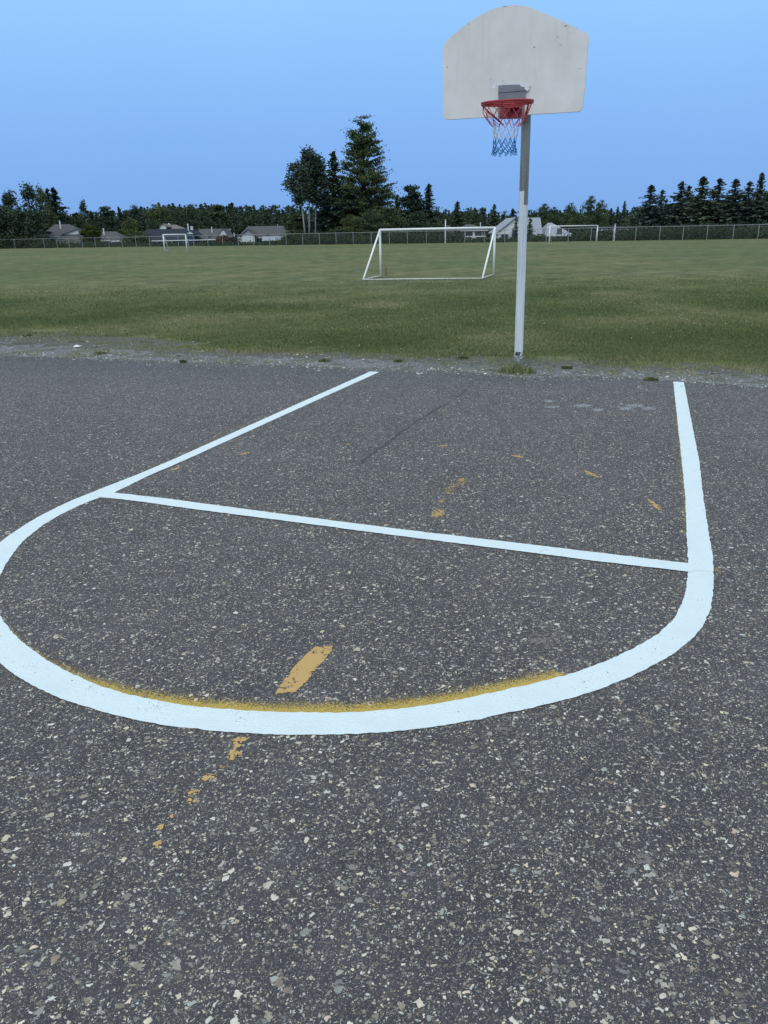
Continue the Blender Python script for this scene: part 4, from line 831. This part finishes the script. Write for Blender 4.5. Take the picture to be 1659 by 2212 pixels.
# ------------------------------------------------------------------ houses
def house(name, u0, u1, ve, vr, Y, depth, kind, roofm, wallm, label, ridge=None, gables=(), pipes=(), windows=(), door=None, ov=.4):
    """eaves at ve, ridge at vr; ridge: (u_left, u_right) of the ridge; gables: (ul, ur, vpeak, vbase, proud)"""
    Y = max(Y, fence_y(u0) + 7, fence_y(u1) + 7); a, b = at(u0, ve, Y), at(u1, ve, Y); ze = (a.z+b.z)/2; cx = (a.x+b.x)/2; w = b.x-a.x; um = (u0+u1)/2
    zr = at(um, vr, Y + (depth/2 if kind != 'front' else 0)).z; root = empty(name, (cx, Y, GZ), 0, label=label, cat='house', group='houses beyond the fence')
    he = ze-GZ; hr = max(zr-GZ, he+.6)
    wl = MB(); x0, x1 = -w/2+ov, w/2-ov; y0_, y1_ = .0, depth
    if kind == 'front':
        wl.add([(x0, y0_, 0), (x1, y0_, 0), (x1, y0_, he-.05), (0, y0_, hr-.25), (x0, y0_, he-.05), (x0, y1_, 0), (x1, y1_, 0), (x1, y1_, he-.05), (0, y1_, hr-.25), (x0, y1_, he-.05)],
               [(0, 1, 2, 3, 4), (9, 8, 7, 6, 5), (1, 6, 7, 2), (5, 0, 4, 9)])
    elif kind == 'side':
        ym = depth/2
        wl.add([(x0, 0, 0), (x1, 0, 0), (x1, depth, 0), (x0, depth, 0), (x0, 0, he-.05), (x1, 0, he-.05), (x1, depth, he-.05), (x0, depth, he-.05), (x0, ym, hr-.2), (x1, ym, hr-.2)],
               [(0, 1, 5, 4), (1, 2, 6, 9, 5), (2, 3, 7, 6), (3, 0, 4, 8, 7)])
    else: wl.box((0, depth/2, he/2), (w-2*ov, depth, he))
    wall = wl.build('wall', wallm, root)
    rf = MB(); t = .16
    def slab(P):   # a sloping slab with thickness
        P = [Vector(p) for p in P]; k = len(P); rf.add(P + [p - UP*t for p in P], [tuple(range(k)), tuple(range(k, 2*k))[::-1]] + [(i, (i+1) % k, (i+1) % k+k, i+k) for i in range(k)])
    xl, xr = -w/2, w/2; yf, yb = -ov, depth+ov; ym = depth/2
    if kind == 'front': slab([(xl, yf, he), (0, yf, hr), (0, yb, hr), (xl, yb, he)]); slab([(0, yf, hr), (xr, yf, he), (xr, yb, he), (0, yb, hr)])
    elif kind == 'side': slab([(xl, yf, he), (xr, yf, he), (xr, ym, hr), (xl, ym, hr)]); slab([(xl, ym, hr), (xr, ym, hr), (xr, yb, he), (xl, yb, he)])
    else:
        if ridge: rl, rr_ = at(ridge[0], vr, Y+ym).x-cx, at(ridge[1], vr, Y+ym).x-cx
        else: rl, rr_ = xl*.4, xr*.4
        slab([(xl, yf, he), (xr, yf, he), (rr_, ym, hr), (rl, ym, hr)]); slab([(rl, ym, hr), (rr_, ym, hr), (xr, yb, he), (xl, yb, he)]); slab([(xl, yb, he), (xl, yf, he), (rl, ym, hr)]); slab([(xr, yf, he), (xr, yb, he), (rr_, ym, hr)])
    roof = rf.build('roof', roofm, root)
    fs = MB(); fs.box((0, yf-.03, he-.10), (w, .05, .16)); fs.build('gutter', M['wall_white'], root)
    for (gl, gr, vp, vb, proud, gm, *pu_) in gables:
        pl, pr_, pk = at(gl, vb, Y-proud), at(gr, vb, Y-proud), at(pu_[0] if pu_ else (gl+gr)/2, vp, Y-proud); c0 = Vector((cx, Y, GZ)); pl, pr_, pk = pl-c0, pr_-c0, pk-c0
        g = MB(); g.add([pl, pr_, pk, pl+Vector((0, proud+3, 0)), pr_+Vector((0, proud+3, 0)), pk+Vector((0, proud+3, 0))], [(0, 1, 2), (5, 4, 3), (0, 3, 4, 1)])
        g.build('gable', gm, root)
        r2 = MB()
        for e1 in (pl, pr_):
            d_ = (e1-pk).normalized()*.35; p0, p1 = pk+UP*.10, e1+d_+UP*.06; P = [p0+Vector((0, -.25, 0)), p1+Vector((0, -.25, 0)), p1+Vector((0, proud+3, 0)), p0+Vector((0, proud+3, 0))]
            r2.add(P + [p-UP*.12 for p in P], [(0, 1, 2, 3), (7, 6, 5, 4), (0, 4, 5, 1), (1, 5, 6, 2), (2, 6, 7, 3), (3, 7, 4, 0)])
        r2.build('gable_roof', roofm, root)
        bd = MB(); bd.box(((pl.x+pr_.x)/2, pl.y+.15, pl.z/2), (abs(pr_.x-pl.x)-.3, .3, pl.z)); bd.build('gable_wall', wallm, root)
    for (pu, pv, r_, mm) in pipes:
        p = at(pu, pv, Y+ym*.6) - Vector((cx, Y, GZ)); MB().tube([(p.x, p.y, he-.1), (p.x, p.y, p.z)], r_, 8).build('vent_pipe', mm, root)
    for wx, ww in windows:
        xx = x0 + (x1-x0)*wx; fr = MB(); zc = min(1.55, he-.75); fr.box((xx, -.03, zc), (ww+.16, .06, 1.1)); fo_ = fr.build('window', M['wall_white'], root)
        MB().box((xx, -.075, zc), (ww, .03, .94)).build('pane', M['glass'], fo_)
    if door is not None:
        xx = x0 + (x1-x0)*door; MB().box((xx, -.03, 1.0), (.95, .06, 2.0)).build('door', M['wall_grey'] if wallm is M['wall_white'] else M['wall_white'], root)
    return root
WH, GR, DKr, LT, TN = M['wall_white'], M['roof_grey'], M['roof_dark'], M['roof_light'], M['roof_tan']
house('house', 84, 176, 510, 484.5, 187, 9, 'hip', GR, M['wall_grey'], 'grey roofed house under the firs at far left with a white gable edge', ridge=(118, 150), gables=((134, 175, 495, 507, 1.5, WH, 168),), pipes=((128.5, 477, .16, WH),), windows=((.3, 1.6), (.75, 1.2)), door=.55)
house('house', 118, 175, 524, 509, 180, 6, 'side', GR, M['wall_grey'], 'low grey wing in front of the far left house', windows=((.3, 1.2), (.7, 1.2)))
house('house', 203, 262, 519, 500, 186, 9, 'hip', GR, M['wall_grey'], 'small grey roofed house with a tall white pipe, right of the cedar', ridge=(212, 250), pipes=((223, 493, .15, WH),), windows=((.3, 1.2), (.7, 1.2)))
house('house', 338, 396, 498, 485.5, 215, 9, 'hip', TN, WH, 'tan roof showing behind the long dark roof', ridge=(352, 380), gables=((344, 360, 484, 489, 2, WH),), pipes=((365, 482, .25, WH),))
house('house', 293, 432, 519, 494.5, 182, 11, 'hip', DKr, M['wall_blue'], 'long low house with a very dark roof behind the small left goal', ridge=(318, 408), gables=((399, 421, 497.5, 506, 4, WH),), pipes=((405.5, 483, .14, WH), (414, 489, .3, WH)), windows=((.2, 1.4), (.5, 1.8), (.8, 1.2)))
house('house', 421, 492, 516, 494.5, 186, 11, 'side', GR, WH, 'grey roofed house with a bright white triangular gable, right of the dark roof', gables=((472, 491, 494.5, 507, 3, WH),), pipes=((457, 490, .12, WH),), windows=((.25, 1.4), (.6, 1.4)), door=.45)
house('house', 513, 622, 512, 488.5, 172, 12, 'hip', GR, WH, 'large grey roofed house with a gable and white walls, left of the aspens', ridge=(535, 612), gables=((520, 551, 495, 509, 3, M['roof_light']),), pipes=((600, 484, .1, M['galv']), (505.5, 503, .1, WH)), windows=((.2, 1.6), (.45, 1.6), (.8, 1.6)), door=.62)
house('shed', 566, 608, 517.5, 512.5, 158, 3.2, 'side', LT, M['wall_grey'], 'small garden shed with a pale roof, in front of the large grey house', ov=.25)
house('house', 948, 984, 508, 487, 176, 9, 'hip', GR, M['wall_grey'], 'grey house behind the tall white post', ridge=(960, 972), windows=((.5, 1.2),), gables=((952, 966, 487, 492, 1, WH),))
house('house', 993, 1054, 497, 484.5, 172, 10, 'hip', GR, M['wall_grey'], 'grey house seen through the right half of the nearest goal', ridge=(1006, 1020), pipes=((1038, 480, .1, WH),), windows=((.3, 1.4), (.7, 1.4)), door=.5)
house('house', 1071, 1152, 502, 469.5, 150, 10, 'front', LT, WH, 'white gabled house straight behind the hoop pole', windows=((.2, 1.2), (.8, 1.2)), door=.5)
house('house', 1136, 1172, 511, 470, 152, 6, 'side', LT, WH, 'pale steep roofed wing of the white house, right of the hoop pole', windows=((.5, 1.2),))
house('house', 1176, 1240, 508, 481, 152, 9, 'hip', LT, WH, 'pale grey hip roofed house seen through the right goal', ridge=(1183, 1192), windows=((.3, 1.4), (.7, 1.2)), door=.5)
house('shed', 1288, 1366, 495, 491.5, 150, 6, 'side', M['roof_dark'], M['wall_blue'], 'low dark blue outbuilding behind the fence at right', ov=.2)
# long white board rail in the left yards
for (ua, ub, va, Y, lb) in ((240, 470, 522, 170, 'long low white board rail in the yard behind the small left goal'), (478, 518, 520, 168, 'short low white rail before the white gable'), (1006, 1050, 511, 160, 'low pale rail before the grey house right of the tall white post')):
    a, b = at(ua, va, Y), at(ub, va, Y); o = empty('yard_rail', (a.x, Y, GZ), 0, label=lb, cat='rail', group='white yard rails'); h_ = a.z-GZ; w = b.x-a.x
    MB().box((w/2, 0, h_), (w, .05, .16)).build('rail', WH, o)
    k = max(2, int(w/3))
    for i_ in range(k+1): MB().box((w*i_/k, .06, h_/2), (.1, .07, h_)).build('post', M['galv'], o)
